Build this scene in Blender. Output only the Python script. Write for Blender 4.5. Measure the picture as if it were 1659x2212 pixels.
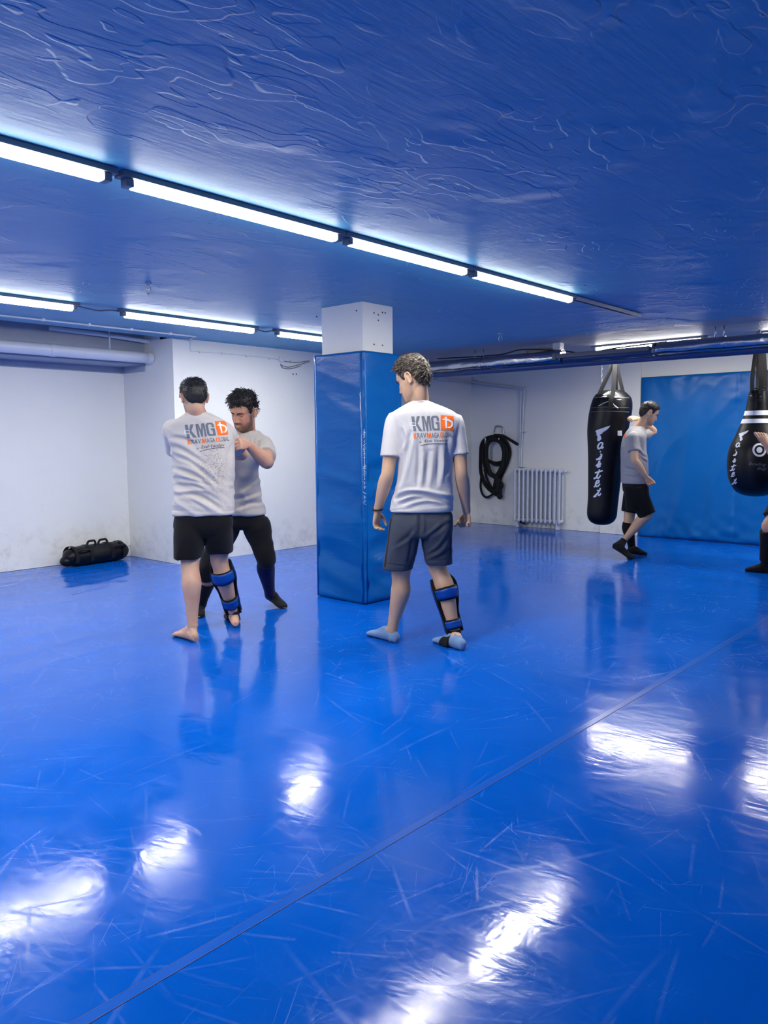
import bpy, bmesh, math, random
import numpy as np
from mathutils import Vector, Matrix, noise as mnoise
from mathutils.bvhtree import BVHTree

for o in list(bpy.data.objects): bpy.data.objects.remove(o)
scene = bpy.context.scene
COL = scene.collection
random.seed(4)

# ------------------------------------------------------------------ camera
W, H = 1659, 2212
FPX = 1686.7
CAMH = 1.30
HEAD, PITCH, ROLL = math.radians(41.653), math.radians(5.289), math.radians(-.429)
fw = np.array([math.cos(HEAD)*math.cos(PITCH), math.sin(HEAD)*math.cos(PITCH), -math.sin(PITCH)])
RH = np.array([math.sin(HEAD), -math.cos(HEAD), 0.])            # horizontal right
FH = np.array([math.cos(HEAD), math.sin(HEAD), 0.])             # horizontal forward
ZU = np.array([0., 0., 1.])
_up0 = np.cross(RH, fw)
rt = RH*math.cos(ROLL) + _up0*math.sin(ROLL)
up = _up0*math.cos(ROLL) - RH*math.sin(ROLL)
CAM = np.array([0., 0., CAMH])
cam_data = bpy.data.cameras.new('camera')
cam = bpy.data.objects.new('camera', cam_data)
COL.objects.link(cam)
cam.matrix_world = Matrix(((rt[0], up[0], -fw[0], 0), (rt[1], up[1], -fw[1], 0), (rt[2], up[2], -fw[2], CAMH), (0, 0, 0, 1)))
cam_data.sensor_fit = 'VERTICAL'
cam_data.sensor_height = 36.0
cam_data.lens = 36.0*FPX/H
cam_data.clip_start = 0.02
scene.camera = cam

# ------------------------------------------------------------------ world, exposure
world = bpy.data.worlds.new('world'); scene.world = world
world.use_nodes = True
world.node_tree.nodes['Background'].inputs[0].default_value = (.55, .65, .9, 1)
world.node_tree.nodes['Background'].inputs[1].default_value = 0.02
vs = scene.view_settings
vs.view_transform = 'Standard'; vs.look = 'None'; vs.gamma = 1.0; vs.use_curve_mapping = False
vs.exposure = 0.40
TUBE_STRENGTH = 150.0
TUBE_COLOR = (1.0, .965, .89, 1)

def ray(x, y):
    d = fw*FPX + rt*(x-W/2) + up*(H/2-y)
    return d/np.linalg.norm(d)
def at_z(x, y, z=0.): d = ray(x, y); return CAM + d*(z-CAMH)/d[2]
def at_u(x, y, u): d = ray(x, y); return CAM + d*u/d[0]
def at_v(x, y, v): d = ray(x, y); return CAM + d*v/d[1]
def at_d(x, y, dep): d = ray(x, y); return CAM + d*dep/(d @ FH)
def to_px(p):
    q = np.asarray(p, float) - CAM
    k = q @ fw
    return np.stack([W/2 + FPX*(q @ rt)/k, H/2 - FPX*(q @ up)/k], -1)

# ------------------------------------------------------------------ materials
def lin(c):
    return tuple(((x/255.)/12.92 if x/255. <= .04045 else ((x/255.+.055)/1.055)**2.4) for x in c)
class NT:
    def __init__(s, name):
        s.m = bpy.data.materials.new(name); s.m.use_nodes = True
        s.t = s.m.node_tree; s.b = s.t.nodes['Principled BSDF']
    def n(s, typ, **kw):
        nd = s.t.nodes.new(typ)
        for k, v in kw.items():
            if k.startswith('i_'):
                key = k[2:]; key = int(key) if key.isdigit() else key.replace('_', ' ')
                nd.inputs[key].default_value = v
            else: setattr(nd, k, v)
        return nd
    def l(s, a, b): s.t.links.new(a, b)
    def math(s, op, a, b=None, clamp=False):
        nd = s.t.nodes.new('ShaderNodeMath'); nd.operation = op; nd.use_clamp = clamp
        for i, x in enumerate((a, b)):
            if x is None: continue
            if isinstance(x, (int, float)): nd.inputs[i].default_value = x
            else: s.l(x, nd.inputs[i])
        return nd.outputs[0]
    def ramp(s, fac, lo, hi, a=0., b=1.):
        nd = s.t.nodes.new('ShaderNodeMapRange'); nd.interpolation_type = 'SMOOTHSTEP'
        s.l(fac, nd.inputs[0])
        for i, x in zip((1, 2, 3, 4), (lo, hi, a, b)): nd.inputs[i].default_value = x
        return nd.outputs[0]
    def coords(s, scale=(1, 1, 1), rot=(0, 0, 0), kind='Object'):
        tc = s.n('ShaderNodeTexCoord'); mp = s.n('ShaderNodeMapping')
        s.l(tc.outputs[kind], mp.inputs[0]); mp.inputs['Scale'].default_value = scale; mp.inputs['Rotation'].default_value = rot
        return mp.outputs[0]
    def noise(s, vec, scale, detail=3, rough=.55, dist=0.):
        nd = s.n('ShaderNodeTexNoise'); s.l(vec, nd.inputs['Vector'])
        nd.inputs['Scale'].default_value = scale; nd.inputs['Detail'].default_value = detail
        nd.inputs['Roughness'].default_value = rough; nd.inputs['Distortion'].default_value = dist
        return nd.outputs['Fac']
    def mix(s, fac, a, b):
        nd = s.n('ShaderNodeMix', data_type='RGBA')
        for i, x in ((0, fac), (6, a), (7, b)):
            if isinstance(x, tuple): nd.inputs[i].default_value = x if len(x) == 4 else x+(1,)
            elif isinstance(x, (int, float)): nd.inputs[i].default_value = x
            else: s.l(x, nd.inputs[i])
        return nd.outputs[2]
    def bump(s, height, strength, dist, prev=None):
        nd = s.n('ShaderNodeBump'); s.l(height, nd.inputs['Height'])
        nd.inputs['Strength'].default_value = strength; nd.inputs['Distance'].default_value = dist
        if prev is not None: s.l(prev, nd.inputs['Normal'])
        s.l(nd.outputs[0], s.b.inputs['Normal']); return nd.outputs[0]
    def set(s, **kw):
        for k, v in kw.items(): s.b.inputs[k.replace('_', ' ')].default_value = v
        return s

def plain(name, rgb, rough=.6, metal=0., var=.12, vscale=8., bump=0., bscale=60., spec=.5, stretch=(1, 1, 1)):
    k = NT(name); c = lin(rgb)
    v = k.coords(stretch)
    nz = k.noise(v, vscale, 4)
    col = k.mix(nz, tuple(x*(1-var) for x in c), tuple(min(1, x*(1+var)) for x in c))
    k.l(col, k.b.inputs['Base Color'])
    k.set(Roughness=rough, Metallic=metal)
    k.b.inputs['Specular IOR Level'].default_value = spec
    if bump: k.bump(k.noise(v, bscale, 4), bump, .01)
    return k.m

def mat_floor():
    k = NT('blue_vinyl_mat'); v = k.coords()
    def scratches(scale, width, length, seed):
        mp = k.n('ShaderNodeMapping'); k.l(v, mp.inputs[0]); mp.inputs['Location'].default_value = (seed, seed*1.7, 0)
        mp.inputs['Rotation'].default_value = (0, 0, seed)
        vo = k.n('ShaderNodeTexVoronoi'); vo.voronoi_dimensions = '2D'; k.l(mp.outputs[0], vo.inputs['Vector']); vo.inputs['Scale'].default_value = scale
        sub = k.n('ShaderNodeVectorMath', operation='SUBTRACT'); k.l(mp.outputs[0], sub.inputs[0]); k.l(vo.outputs['Position'], sub.inputs[1])
        sepc = k.n('ShaderNodeSeparateColor'); k.l(vo.outputs['Color'], sepc.inputs[0])
        ang = k.math('MULTIPLY', sepc.outputs[0], 6.283)
        rot = k.n('ShaderNodeVectorRotate', rotation_type='Z_AXIS'); k.l(sub.outputs[0], rot.inputs['Vector']); k.l(ang, rot.inputs['Angle'])
        sp = k.n('ShaderNodeSeparateXYZ'); k.l(rot.outputs[0], sp.inputs[0])
        bend = k.math('MULTIPLY', k.math('POWER', k.math('ABSOLUTE', sp.outputs[0]), 2.), .12)
        d = k.math('ABSOLUTE', k.math('SUBTRACT', sp.outputs[1], bend))
        line = k.ramp(d, width*.25, width, 1., 0.)
        fade = k.ramp(k.math('ABSOLUTE', sp.outputs[0]), length*.4, length, 1., 0.)
        return k.math('MULTIPLY', k.math('MULTIPLY', line, fade), k.math('SQRT', sepc.outputs[1]))
    acc = None
    for sc, wd, ln, sd in ((3.1, .0022, .2, 1.9), (4.3, .0018, .16, 3.3), (5.2, .0016, .13, 4.7), (6.7, .0014, .1, 5.9), (8., .0012, .09, 7.3), (10., .0011, .07, 9.1), (12.5, .0010, .055, 2.7)):
        s_ = scratches(sc, wd, ln, sd)
        acc = s_ if acc is None else k.math('MAXIMUM', acc, s_)
    sc1 = k.math('MAXIMUM', scratches(2.1, .011, .28, .3), k.math('MAXIMUM', scratches(3.3, .008, .18, 8.8), scratches(4.7, .006, .15, 5.2)))
    big = k.noise(v, .55, 3)
    dens = k.ramp(big, .35, .62, .45, 1.)
    scr = k.math('MULTIPLY', k.math('MULTIPLY', acc, dens), k.ramp(k.noise(v, 3.3, 3), .38, .62, .15, 1.))
    scuff = k.math('MULTIPLY', sc1, k.math('MULTIPLY', dens, k.ramp(k.noise(v, 14, 4, .7), .3, .6, .3, 1.)))
    fine = k.noise(k.coords((1, .25, 1), (0, 0, .6)), 45, 4, .7)
    cloud = k.noise(v, 2.4, 5, .6)
    base = k.mix(cloud, lin((0, 82, 184)), lin((3, 96, 200)))
    base = k.mix(k.math('MULTIPLY', scr, .09), base, lin((96, 130, 205)))
    base = k.mix(k.math('MULTIPLY', scuff, .30), base, lin((96, 132, 205)))
    base = k.mix(k.math('MULTIPLY', k.ramp(fine, .55, .8), .07), base, lin((90, 120, 190)))
    k.l(base, k.b.inputs['Base Color'])
    r = k.math('ADD', k.math('MULTIPLY', scr, .26), k.math('MULTIPLY', fine, .10))
    r = k.math('ADD', r, k.math('MULTIPLY', scuff, .12))
    r = k.math('ADD', r, k.math('MULTIPLY', k.ramp(cloud, .35, .65), .07))
    r = k.math('ADD', r, .035)
    k.l(r, k.b.inputs['Roughness'])
    k.b.inputs['IOR'].default_value = 1.34
    wav = k.noise(k.coords((1, .45, 1), (0, 0, .35)), 6.5, 4, .55, .5)
    b1 = k.bump(wav, .11, .02)
    b2 = k.bump(fine, .05, .003, b1)
    k.bump(scr, .03, .0010, b2)
    return k.m

def mat_ceiling(name, rgb, tint):
    k = NT(name); v = k.coords()
    warp = k.noise(v, 1.3, 3)
    acc = k.noise(k.coords((.8, 1.5, 1), (0, 0, .15)), 2.4, 2.5, .5, .25)
    # flaked paint layers: several plateaus with sharp edges
    fl = None
    for lo in (.40, .52, .60):
        t = k.ramp(acc, lo, lo+.012)
        fl = t if fl is None else k.math('ADD', fl, t)
    acc2 = k.noise(k.coords((.7, 1.6, 1), (0, 0, .15)), 4.6, 2.5, .5, .3)
    fl2 = k.ramp(acc2, .61, .625)
    strokes = k.noise(k.coords((.10, 1, 1), (0, 0, .12)), 46, 5, .65)
    grain = k.noise(v, 160, 3, .6)
    mask = k.ramp(warp, .42, .60, .05, 1.)
    h = k.math('MULTIPLY', k.math('ADD', fl, fl2), mask)
    c = lin(rgb); c2 = lin(tint)
    col = k.mix(k.noise(v, 1.1, 4), c, c2)
    k.l(col, k.b.inputs['Base Color']); k.set(Roughness=.5); k.b.inputs['Specular IOR Level'].default_value = .45
    b1 = k.bump(h, .65, .006)
    b2 = k.bump(strokes, .42, .005, b1)
    b3 = k.bump(k.noise(v, 7, 4), .18, .02, b2)
    k.bump(grain, .12, .002, b3)
    return k.m

def mat_wall():
    k = NT('white_painted_plaster'); v = k.coords()
    n1 = k.noise(v, 2.2, 6, .6)
    sp = k.n('ShaderNodeSeparateXYZ'); k.l(v, sp.inputs[0])
    low = k.ramp(sp.outputs[2], .02, .55, 1., 0.)
    grime = k.math('MULTIPLY', k.math('MULTIPLY', low, k.ramp(k.noise(v, 7, 6, .7), .45, .75)), .5)
    col = k.mix(n1, lin((222, 223, 220)), lin((230, 230, 226)))
    col = k.mix(grime, col, lin((150, 148, 142)))
    k.l(col, k.b.inputs['Base Color']); k.set(Roughness=.62)
    peel = k.ramp(k.noise(v, 6, 5, .6, .8), .60, .615)
    b0 = k.bump(k.math('MULTIPLY', peel, k.ramp(sp.outputs[2], .1, .9, 1., .12)), .5, .005)
    b1 = k.bump(k.noise(v, 4, 4), .2, .02, b0)
    k.bump(k.noise(v, 60, 4, .6), .12, .004, b1)
    return k.m

def mat_vinyl(name, rgb, rough=.36, wr=.35, stretch=(1, 1, .35)):
    k = NT(name); v = k.coords(); c = lin(rgb)
    n1 = k.noise(v, 3, 4)
    k.l(k.mix(n1, tuple(x*.88 for x in c), tuple(x*1.08 for x in c)), k.b.inputs['Base Color'])
    k.set(Roughness=rough); k.b.inputs['Specular IOR Level'].default_value = .3
    b1 = k.bump(k.noise(k.coords(stretch), 7, 4, .5, .5), wr, .012)
    k.bump(k.noise(v, 240, 2), .06, .001, b1)
    return k.m

def mat_cloth(name, rgb, rgb2=None, weave=700, bump=.15, attr=None, stain=(120, 92, 78)):
    k = NT(name); v = k.coords(); c = lin(rgb); c2 = lin(rgb2 or rgb)
    col = k.mix(k.noise(v, 5, 4), c, c2)
    if attr:
        at = k.n('ShaderNodeAttribute', attribute_name=attr)
        sp = k.ramp(k.noise(k.coords((1, 1, 2.2)), 75, 5, .8), .48, .62)
        col = k.mix(k.math('MULTIPLY', k.math('MULTIPLY', sp, at.outputs['Fac']), .8), col, lin(stain))
    k.l(col, k.b.inputs['Base Color']); k.set(Roughness=.85)
    k.b.inputs['Specular IOR Level'].default_value = .2
    try: k.b.inputs['Sheen Weight'].default_value = .08
    except Exception: pass
    b1 = k.bump(k.noise(v, 30, 4), .25, .006)
    k.bump(k.noise(v, weave, 2), bump, .001, b1)
    return k.m

def mat_skin(name, rgb, red=(196, 128, 108), attr='beard', hair=(40, 32, 28)):
    k = NT(name); v = k.coords(); c = lin(rgb)
    col = k.mix(k.ramp(k.noise(v, 9, 4), .4, .75, 0., .45), c, lin(red))
    at = k.n('ShaderNodeAttribute', attribute_name=attr)
    speck = k.ramp(k.noise(v, 420, 3, .7), .30, .62)
    col = k.mix(k.math('MULTIPLY', at.outputs['Fac'], k.math('ADD', k.math('MULTIPLY', speck, .35), .6)), col, lin(hair))
    k.l(col, k.b.inputs['Base Color']); k.set(Roughness=.52)
    k.b.inputs['Subsurface Weight'].default_value = .08
    k.b.inputs['Subsurface Radius'].default_value = (.02, .008, .004)
    k.b.inputs['Subsurface Scale'].default_value = .3
    b1 = k.bump(k.noise(v, 45, 3), .12, .006)
    k.bump(k.noise(v, 260, 3), .12, .002, b1)
    return k.m

def mat_emit(name, strength, color):
    k = NT(name)
    k.b.inputs['Base Color'].default_value = (.9, .9, .9, 1)
    k.b.inputs['Emission Color'].default_value = color
    ge = k.n('ShaderNodeNewGeometry'); sp = k.n('ShaderNodeSeparateXYZ'); k.l(ge.outputs['Normal'], sp.inputs[0])
    # the opal cover is brightest straight below, weak along its sides
    k.l(k.math('MULTIPLY', k.ramp(sp.outputs[2], -.80, -1., .085, 1.), strength), k.b.inputs['Emission Strength'])
    return k.m

M = {}
M['floor'] = mat_floor()
M['ceil'] = mat_ceiling('blue_painted_ceiling', (80, 152, 186), (88, 160, 194))
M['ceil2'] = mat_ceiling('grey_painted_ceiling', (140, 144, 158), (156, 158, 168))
M['wall'] = mat_wall()
M['trimgrey'] = plain('grey_blue_trim', (150, 160, 182), .6, bump=.2, bscale=30)
M['concrete'] = plain('bare_plaster', (176, 172, 168), .8, bump=.4, bscale=18)
M['pad'] = mat_vinyl('blue_vinyl_pad', (0, 92, 166), .30, .5, (.4, .4, 1.3))
M['padwall'] = mat_vinyl('blue_vinyl_wall_pad', (0, 96, 172), .36, .45, (1, 1, .3))
M['seam'] = plain('blue_seam_strip', (16, 92, 194), .16, var=.05)
M['joint_shadow'] = plain('dark_blue_joint_shadow', (0, 40, 110), .4, var=.05)
M['cord'] = plain('white_lacing_cord', (205, 222, 240), .6)
M['whitepipe'] = plain('white_gloss_paint', (206, 212, 226), .32, var=.04)
M['whiteplastic'] = plain('white_plastic', (214, 218, 224), .4, var=.03)
M['tube'] = mat_emit('lit_tube', TUBE_STRENGTH, TUBE_COLOR)
M['tubeoff'] = plain('unlit_batten', (150, 160, 180), .35)
M['fixture'] = plain('lamp_body_grey', (112, 118, 132), .45)
M['foil'] = plain('silver_duct_foil', (172, 176, 186), .24, metal=1., var=.10, bump=.8, bscale=11)
M['trunk'] = plain('grey_brown_trunking', (112, 112, 116), .55, bump=.1)
M['bluepipe'] = plain('blue_painted_pipe', (46, 72, 124), .38, bump=.2, bscale=9)
M['blackcable'] = plain('black_rubber_cable', (14, 14, 18), .5)
M['steel'] = plain('galvanised_steel', (170, 176, 186), .3, metal=1.)
M['radiator'] = plain('radiator_enamel', (198, 205, 218), .38, var=.03)
M['blackvinyl'] = mat_vinyl('black_leatherette', (7, 8, 14), .40, .28)
M['blacknylon'] = mat_cloth('black_webbing', (22, 22, 26), weave=400)
M['print_white'] = plain('white_print', (228, 232, 240), .55, var=.05)
M['print_grey'] = plain('grey_print', (104, 112, 124), .75, var=.10, vscale=60)
M['print_orange'] = plain('orange_print', (255, 112, 12), .7, var=.05, vscale=30)
M['print_dark'] = plain('charcoal_print', (52, 54, 66), .75, var=.1)
M['print_ghost'] = plain('faint_grey_print', (104, 108, 122), .6)
M['rope'] = plain('black_rope', (7, 7, 11), .8, bump=.6, bscale=90)

# ------------------------------------------------------------------ mesh helpers
def A(*v): return np.array(v, float)
def unit(v): v = np.asarray(v, float); return v/max(np.linalg.norm(v), 1e-12)

class MB:
    """collects vertices and faces, built into one mesh object"""
    def __init__(s): s.v = []; s.f = []; s.n = 0
    def add(s, v, f):
        v = np.asarray(v, float).reshape(-1, 3)
        s.v.append(v); s.f.extend([tuple(int(i)+s.n for i in q) for q in f]); s.n += len(v); return s
    def box(s, lo, hi):
        lo, hi = np.minimum(lo, hi), np.maximum(lo, hi)
        v = [(x, y, z) for x in (lo[0], hi[0]) for y in (lo[1], hi[1]) for z in (lo[2], hi[2])]
        return s.add(v, [(0, 1, 3, 2), (4, 6, 7, 5), (0, 4, 5, 1), (2, 3, 7, 6), (0, 2, 6, 4), (1, 5, 7, 3)])
    def obox(s, c, ax, ay, az):
        c = A(*c); v = [c+i*A(*ax)+j*A(*ay)+k*A(*az) for i in (-1, 1) for j in (-1, 1) for k in (-1, 1)]
        return s.add(v, [(0, 1, 3, 2), (4, 6, 7, 5), (0, 4, 5, 1), (2, 3, 7, 6), (0, 2, 6, 4), (1, 5, 7, 3)])
    def loft(s, rings, caps=True, close=False):
        n = len(rings[0]); m = len(rings); v = np.concatenate([np.asarray(r, float) for r in rings])
        f = []
        for i in range(m if close else m-1):
            a = i*n; b = ((i+1) % m)*n
            for j in range(n): f.append((a+j, a+(j+1) % n, b+(j+1) % n, b+j))
        if caps and not close:
            f.append(tuple(range(n))[::-1]); f.append(tuple(range((m-1)*n, m*n)))
        return s.add(v, f)
    def tube(s, path, r, n=10, caps=True, close=False, ref=None, flat=1.0):
        P = np.asarray(path, float); m = len(P)
        r = np.full(m, r, float) if np.isscalar(r) else np.asarray(r, float)
        T = np.zeros_like(P)
        for i in range(m):
            a = P[(i-1) % m] if close or i > 0 else P[i]; b = P[(i+1) % m] if close or i < m-1 else P[i]
            T[i] = unit(b-a)
        N = unit(np.cross(T[0], ref if ref is not None else (A(0, 0, 1) if abs(T[0][2]) < .9 else A(1, 0, 0))))
        rings = []; t = np.arange(n)*2*math.pi/n
        for i in range(m):
            N = unit(N - T[i]*(N @ T[i])); B = np.cross(T[i], N)
            rings.append(P[i] + r[i]*(np.cos(t)[:, None]*N + flat*np.sin(t)[:, None]*B))
        return s.loft(rings, caps, close)
    def ellipsoid(s, c, axes, nu=16, nv=10):
        ax = np.asarray(axes, float); c = A(*c)
        rings = []
        for i in range(1, nv):
            p = math.pi*i/nv
            t = np.arange(nu)*2*math.pi/nu
            rings.append(c + math.sin(p)*(np.cos(t)[:, None]*ax[0] + np.sin(t)[:, None]*ax[1]) + math.cos(p)*ax[2])
        s.loft(rings, False)
        base = s.n - (nv-1)*nu
        s.v.append(np.array([c+ax[2], c-ax[2]])); a, b = s.n, s.n+1; s.n += 2
        for j in range(nu):
            s.f.append((a, base+(j+1) % nu, base+j)); s.f.append((b, base+(nv-2)*nu+j, base+(nv-2)*nu+(j+1) % nu))
        return s
    def lathe(s, c, prof, n=24, axis=ZU, ref=None):
        axis = unit(axis); e1 = unit(np.cross(axis, ref if ref is not None else (A(1, 0, 0) if abs(axis[0]) < .8 else A(0, 1, 0)))); e2 = np.cross(axis, e1)
        t = np.arange(n)*2*math.pi/n
        return s.loft([A(*c)+axis*z+r*(np.cos(t)[:, None]*e1+np.sin(t)[:, None]*e2) for r, z in prof])
    def mesh(s, name, org=(0, 0, 0)):
        me = bpy.data.meshes.new(name)
        V = np.concatenate(s.v) - np.asarray(org, float)
        me.from_pydata(V.tolist(), [], s.f); me.validate(); me.update()
        bm = bmesh.new(); bm.from_mesh(me); bmesh.ops.recalc_face_normals(bm, faces=bm.faces); bm.to_mesh(me); bm.free()
        return me
    def build(s, name, mat, parent=None, org=None, smooth=True, bevel=0.):
        if parent is not None: o0 = parent_origin(parent)
        else: o0 = A(0, 0, 0) if org is None else A(*org)
        me = s.mesh(name, o0)
        return link(name, me, mat, parent, o0, smooth, bevel)

ORG = {}
def parent_origin(p): return ORG[p.name]
def link(name, me, mat, parent, o0, smooth=True, bevel=0.):
    o = bpy.data.objects.new(name, me); COL.objects.link(o)
    if mat is not None: me.materials.append(mat)
    if parent is not None: o.parent = parent
    else: o.location = o0
    ORG[o.name] = np.asarray(o0, float)
    if smooth:
        me.polygons.foreach_set('use_smooth', [True]*len(me.polygons))
        if smooth == 'auto':
            me.set_sharp_from_angle(angle=math.radians(40))
    if bevel:
        b = o.modifiers.new('bevel', 'BEVEL'); b.width = bevel; b.segments = 2; b.limit_method = 'ANGLE'
    return o
def thing(name, org, label, cat, group=None):
    o = bpy.data.objects.new(name, None); COL.objects.link(o); o.location = org; o.empty_display_size = .1
    ORG[o.name] = np.asarray(org, float)
    return tag(o, label, cat, group)
def tag(o, label, cat, group=None):
    o['label'] = label; o['category'] = cat
    if group: o['group'] = group
    return o
def struct(o, label=None):
    o['kind'] = 'structure'
    if label: o['label'] = label
    return o
def spline(pts, per=8, close=False):
    P = np.asarray(pts, float); m = len(P); out = []
    for i in range(m if close else m-1):
        g = lambda k: P[k % m] if close else P[min(max(k, 0), m-1)]
        p0, p1, p2, p3 = g(i-1), g(i), g(i+1), g(i+2)
        for t in np.arange(per)/per:
            out.append(.5*((2*p1)+(-p0+p2)*t+(2*p0-5*p1+4*p2-p3)*t*t+(-p0+3*p1-3*p2+p3)*t**3))
    if not close: out.append(P[-1])
    return np.array(out)
def grid(nu, nv, fn):
    v = [fn(i/(nu-1), j/(nv-1)) for i in range(nu) for j in range(nv)]
    f = [(i*nv+j, (i+1)*nv+j, (i+1)*nv+j+1, i*nv+j+1) for i in range(nu-1) for j in range(nv-1)]
    return np.array(v), f
def nz(p, s=1.): return mnoise.noise(Vector((p[0]*s, p[1]*s, p[2]*s)))
# ------------------------------------------------------------------ room
U0, U1, V0, V1 = -2.6, 10.0, -2.6, 8.05
UN, VB = 4.68, 7.07
ZC = 2.367
USTRIP = 7.45
def floor_mesh():
    mb = MB()
    us = np.concatenate([np.arange(U0, .2, .2), np.arange(.2, 10.0, .045), [U1+.0]]); vv = np.concatenate([np.arange(V0, 0, .2), np.arange(0, V1, .045), [V1]])
    Ug, Vg = np.meshgrid(us, vv, indexing='ij')
    Z = np.zeros_like(Ug)
    for i in range(Ug.shape[0]):
        for j in range(Ug.shape[1]):
            x, y = Ug[i, j], Vg[i, j]
            z = .0014*mnoise.noise(Vector((x*1.1, y*1.6, 0)))
            w = min(1., max(0., (y-3.4)/1.)) * min(1., max(.15, (7.0-x)/2.))
            z += w*.0040*max(0., 1-abs(mnoise.noise(Vector((x*.55+y*.5+3, y*2.3-x*.5, 3)))*7))
            Z[i, j] = z - .003
    v = np.stack([Ug, Vg, Z], -1).reshape(-1, 3); n = len(vv)
    f = [(i*n+j, (i+1)*n+j, (i+1)*n+j+1, i*n+j+1) for i in range(len(us)-1) for j in range(n-1)]
    mb.add(v, f); return mb
fl = struct(floor_mesh().build('floor', M['floor'], org=(0, 0, 0)), 'glossy scuffed blue vinyl sports floor')
def seam_z(u, v): return .0014*mnoise.noise(Vector((u*1.1, v*1.6, 0)))-.003
def seam_strip(name, v0, v1, h, mat):
    s_ = MB(); s_.loft([[(u, v0, seam_z(u, v0)-.002), (u, v0, seam_z(u, v0)+h), (u, v1, seam_z(u, v1)+h), (u, v1, seam_z(u, v1)-.002)] for u in np.linspace(-2.5, 9.9, 260)]); s_.build(name, mat, fl, smooth=False)
seam_strip('seam_weld', 1.595, 1.627, .0007, M['seam'])
seam_strip('seam_joint_shadow', 1.5925, 1.5955, .0010, M['joint_shadow']); seam_strip('seam_joint_shadow', 1.6262, 1.6282, .0009, M['joint_shadow'])  # narrow dark strips paint in the shadow of the seam grooves

def slab(name, lo, hi, mat, label):
    lo, hi = A(*lo), A(*hi)
    c = A((lo[0]+hi[0])/2, (lo[1]+hi[1])/2, lo[2])
    return struct(MB().box(lo, hi).build(name, mat, org=(0, 0, 0), smooth=False), label)
T = .15
# ceiling: blue main slab, grey painted strip along the right-hand wall, slot above the pipe in the alcove
cm = MB().box((U0, V0, ZC), (USTRIP, 7.12, ZC+.12)).box((UN, 7.12, ZC), (USTRIP, 7.3, ZC+.12))
struct(cm.build('ceiling', M['ceil'], org=(0, 0, 0), smooth=False), 'blue painted rough plaster ceiling')
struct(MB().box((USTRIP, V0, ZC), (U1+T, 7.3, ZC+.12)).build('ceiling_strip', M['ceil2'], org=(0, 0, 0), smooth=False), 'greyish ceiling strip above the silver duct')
struct(MB().box((U0, 7.12, ZC+.10), (UN, 7.62, ZC+.2)).build('ceiling_slot', M['concrete'], org=(0, 0, 0), smooth=False), 'bare plaster slot above the white pipe')
slab('trim_1', (U0, 7.60, 2.125), (UN, V1, ZC+.12), M['trimgrey'], 'lowered grey soffit over the alcove')
slab('trim_2', (U0, V1-.012, 2.055), (UN-.012, V1, 2.125), M['trimgrey'], 'grey band along the top of the alcove wall')  # thin grey-blue strip, darker than the white wall below it
slab('trim_3', (UN-.012, 7.60, 2.055), (UN, V1-.012, 2.125), M['trimgrey'], 'grey band on the side of the alcove')
slab('wall_left', (U0, V1, 0), (UN+T, V1+T, 2.6), M['wall'], 'white plaster wall at the back of the alcove')
slab('wall_back', (UN, VB, 0), (U1+T, V1, 2.6), M['wall'], 'white plaster wall beside the blue column')
slab('wall_right', (U1, V0, 0), (U1+T, VB, 2.6), M['wall'], 'white plaster wall with radiator')
slab('wall_near', (U0-T, V0, 0), (U0, V1, 2.6), M['wall'], 'white wall')
slab('wall_front', (U0, V0-T, 0), (U1, V0, 2.6), M['wall'], 'white wall')
slab('trim_4', (9.955, 4.345, 0), (U1, 4.88, ZC), M['wall'], 'shallow white pilaster behind the long punch bag')
# column
slab('wall_column', (4.505, 4.215, 0), (4.86, 4.67, ZC), M['wall'], 'white square column with screw holes')
# ------------------------------------------------------------------ tube lamps
def tube_lamp(axis, fixed, a, b, label, lit=True, z=ZC, group='tube lamps along the ceiling', end=.035, name='tube_lamp', size=1.):
    mid = (a+b)/2
    d = A(1, 0, 0) if axis == 'u' else A(0, 1, 0); s = A(0, 1, 0) if axis == 'u' else A(1, 0, 0)
    c = (A(mid, fixed, z) if axis == 'u' else A(fixed, mid, z))
    t = thing(name, c, label, 'lamp', group)
    h = (b-a)/2
    MB().obox(c+A(0, 0, -.012), d*(h+.02), s*.034, A(0, 0, .0118)).build('lamp_body', M['fixture'], t, smooth=False, bevel=.003)
    # half-round diffuser
    mb = MB(); rr = .025*size; ang = np.linspace(0, math.pi, 13)
    rings = []
    for q in np.concatenate([[-h+end], np.linspace(-h+end+.004, h-end-.004, 8), [h-end]]):
        k = .8 if abs(abs(q)-(h-end)) < 1e-6 else 1.
        rings.append([c+d*q+A(0, 0, -.0240)+k*(s*rr*math.copysign(abs(math.cos(x))**.45, math.cos(x))-A(0, 0, 1)*(.002+rr*1.3*math.sin(x)**.45)) for x in ang])
    mb.loft(rings); mb.build('diffuser', M['tube'] if lit else M['tubeoff'], t, smooth='auto')
    for sg in (-1, 1):
        MB().obox(c+d*sg*(h-end/2)+A(0, 0, -.040), d*(end/2-.001), s*.0255, A(0, 0, .0160)).build('end_cap', M['fixture'], t, smooth=False, bevel=.004)
    return t
G1 = 'tube lamps in the long row across the main ceiling'
R1 = 2.905
tube_lamp('u', R1, 1.72, 2.935, 'lit tube lamp in the long ceiling row, third from the unlit batten', group=G1)
tube_lamp('u', R1, 2.98, 4.06, 'lit tube lamp in the long ceiling row, second from the unlit batten', group=G1)
tube_lamp('u', R1, 4.105, 5.40, 'lit tube lamp in the long ceiling row, next to the unlit batten', group=G1)
tube_lamp('u', R1, .45, 1.66, 'lit tube lamp in the long ceiling row, fourth from the unlit batten', group=G1)
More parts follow.
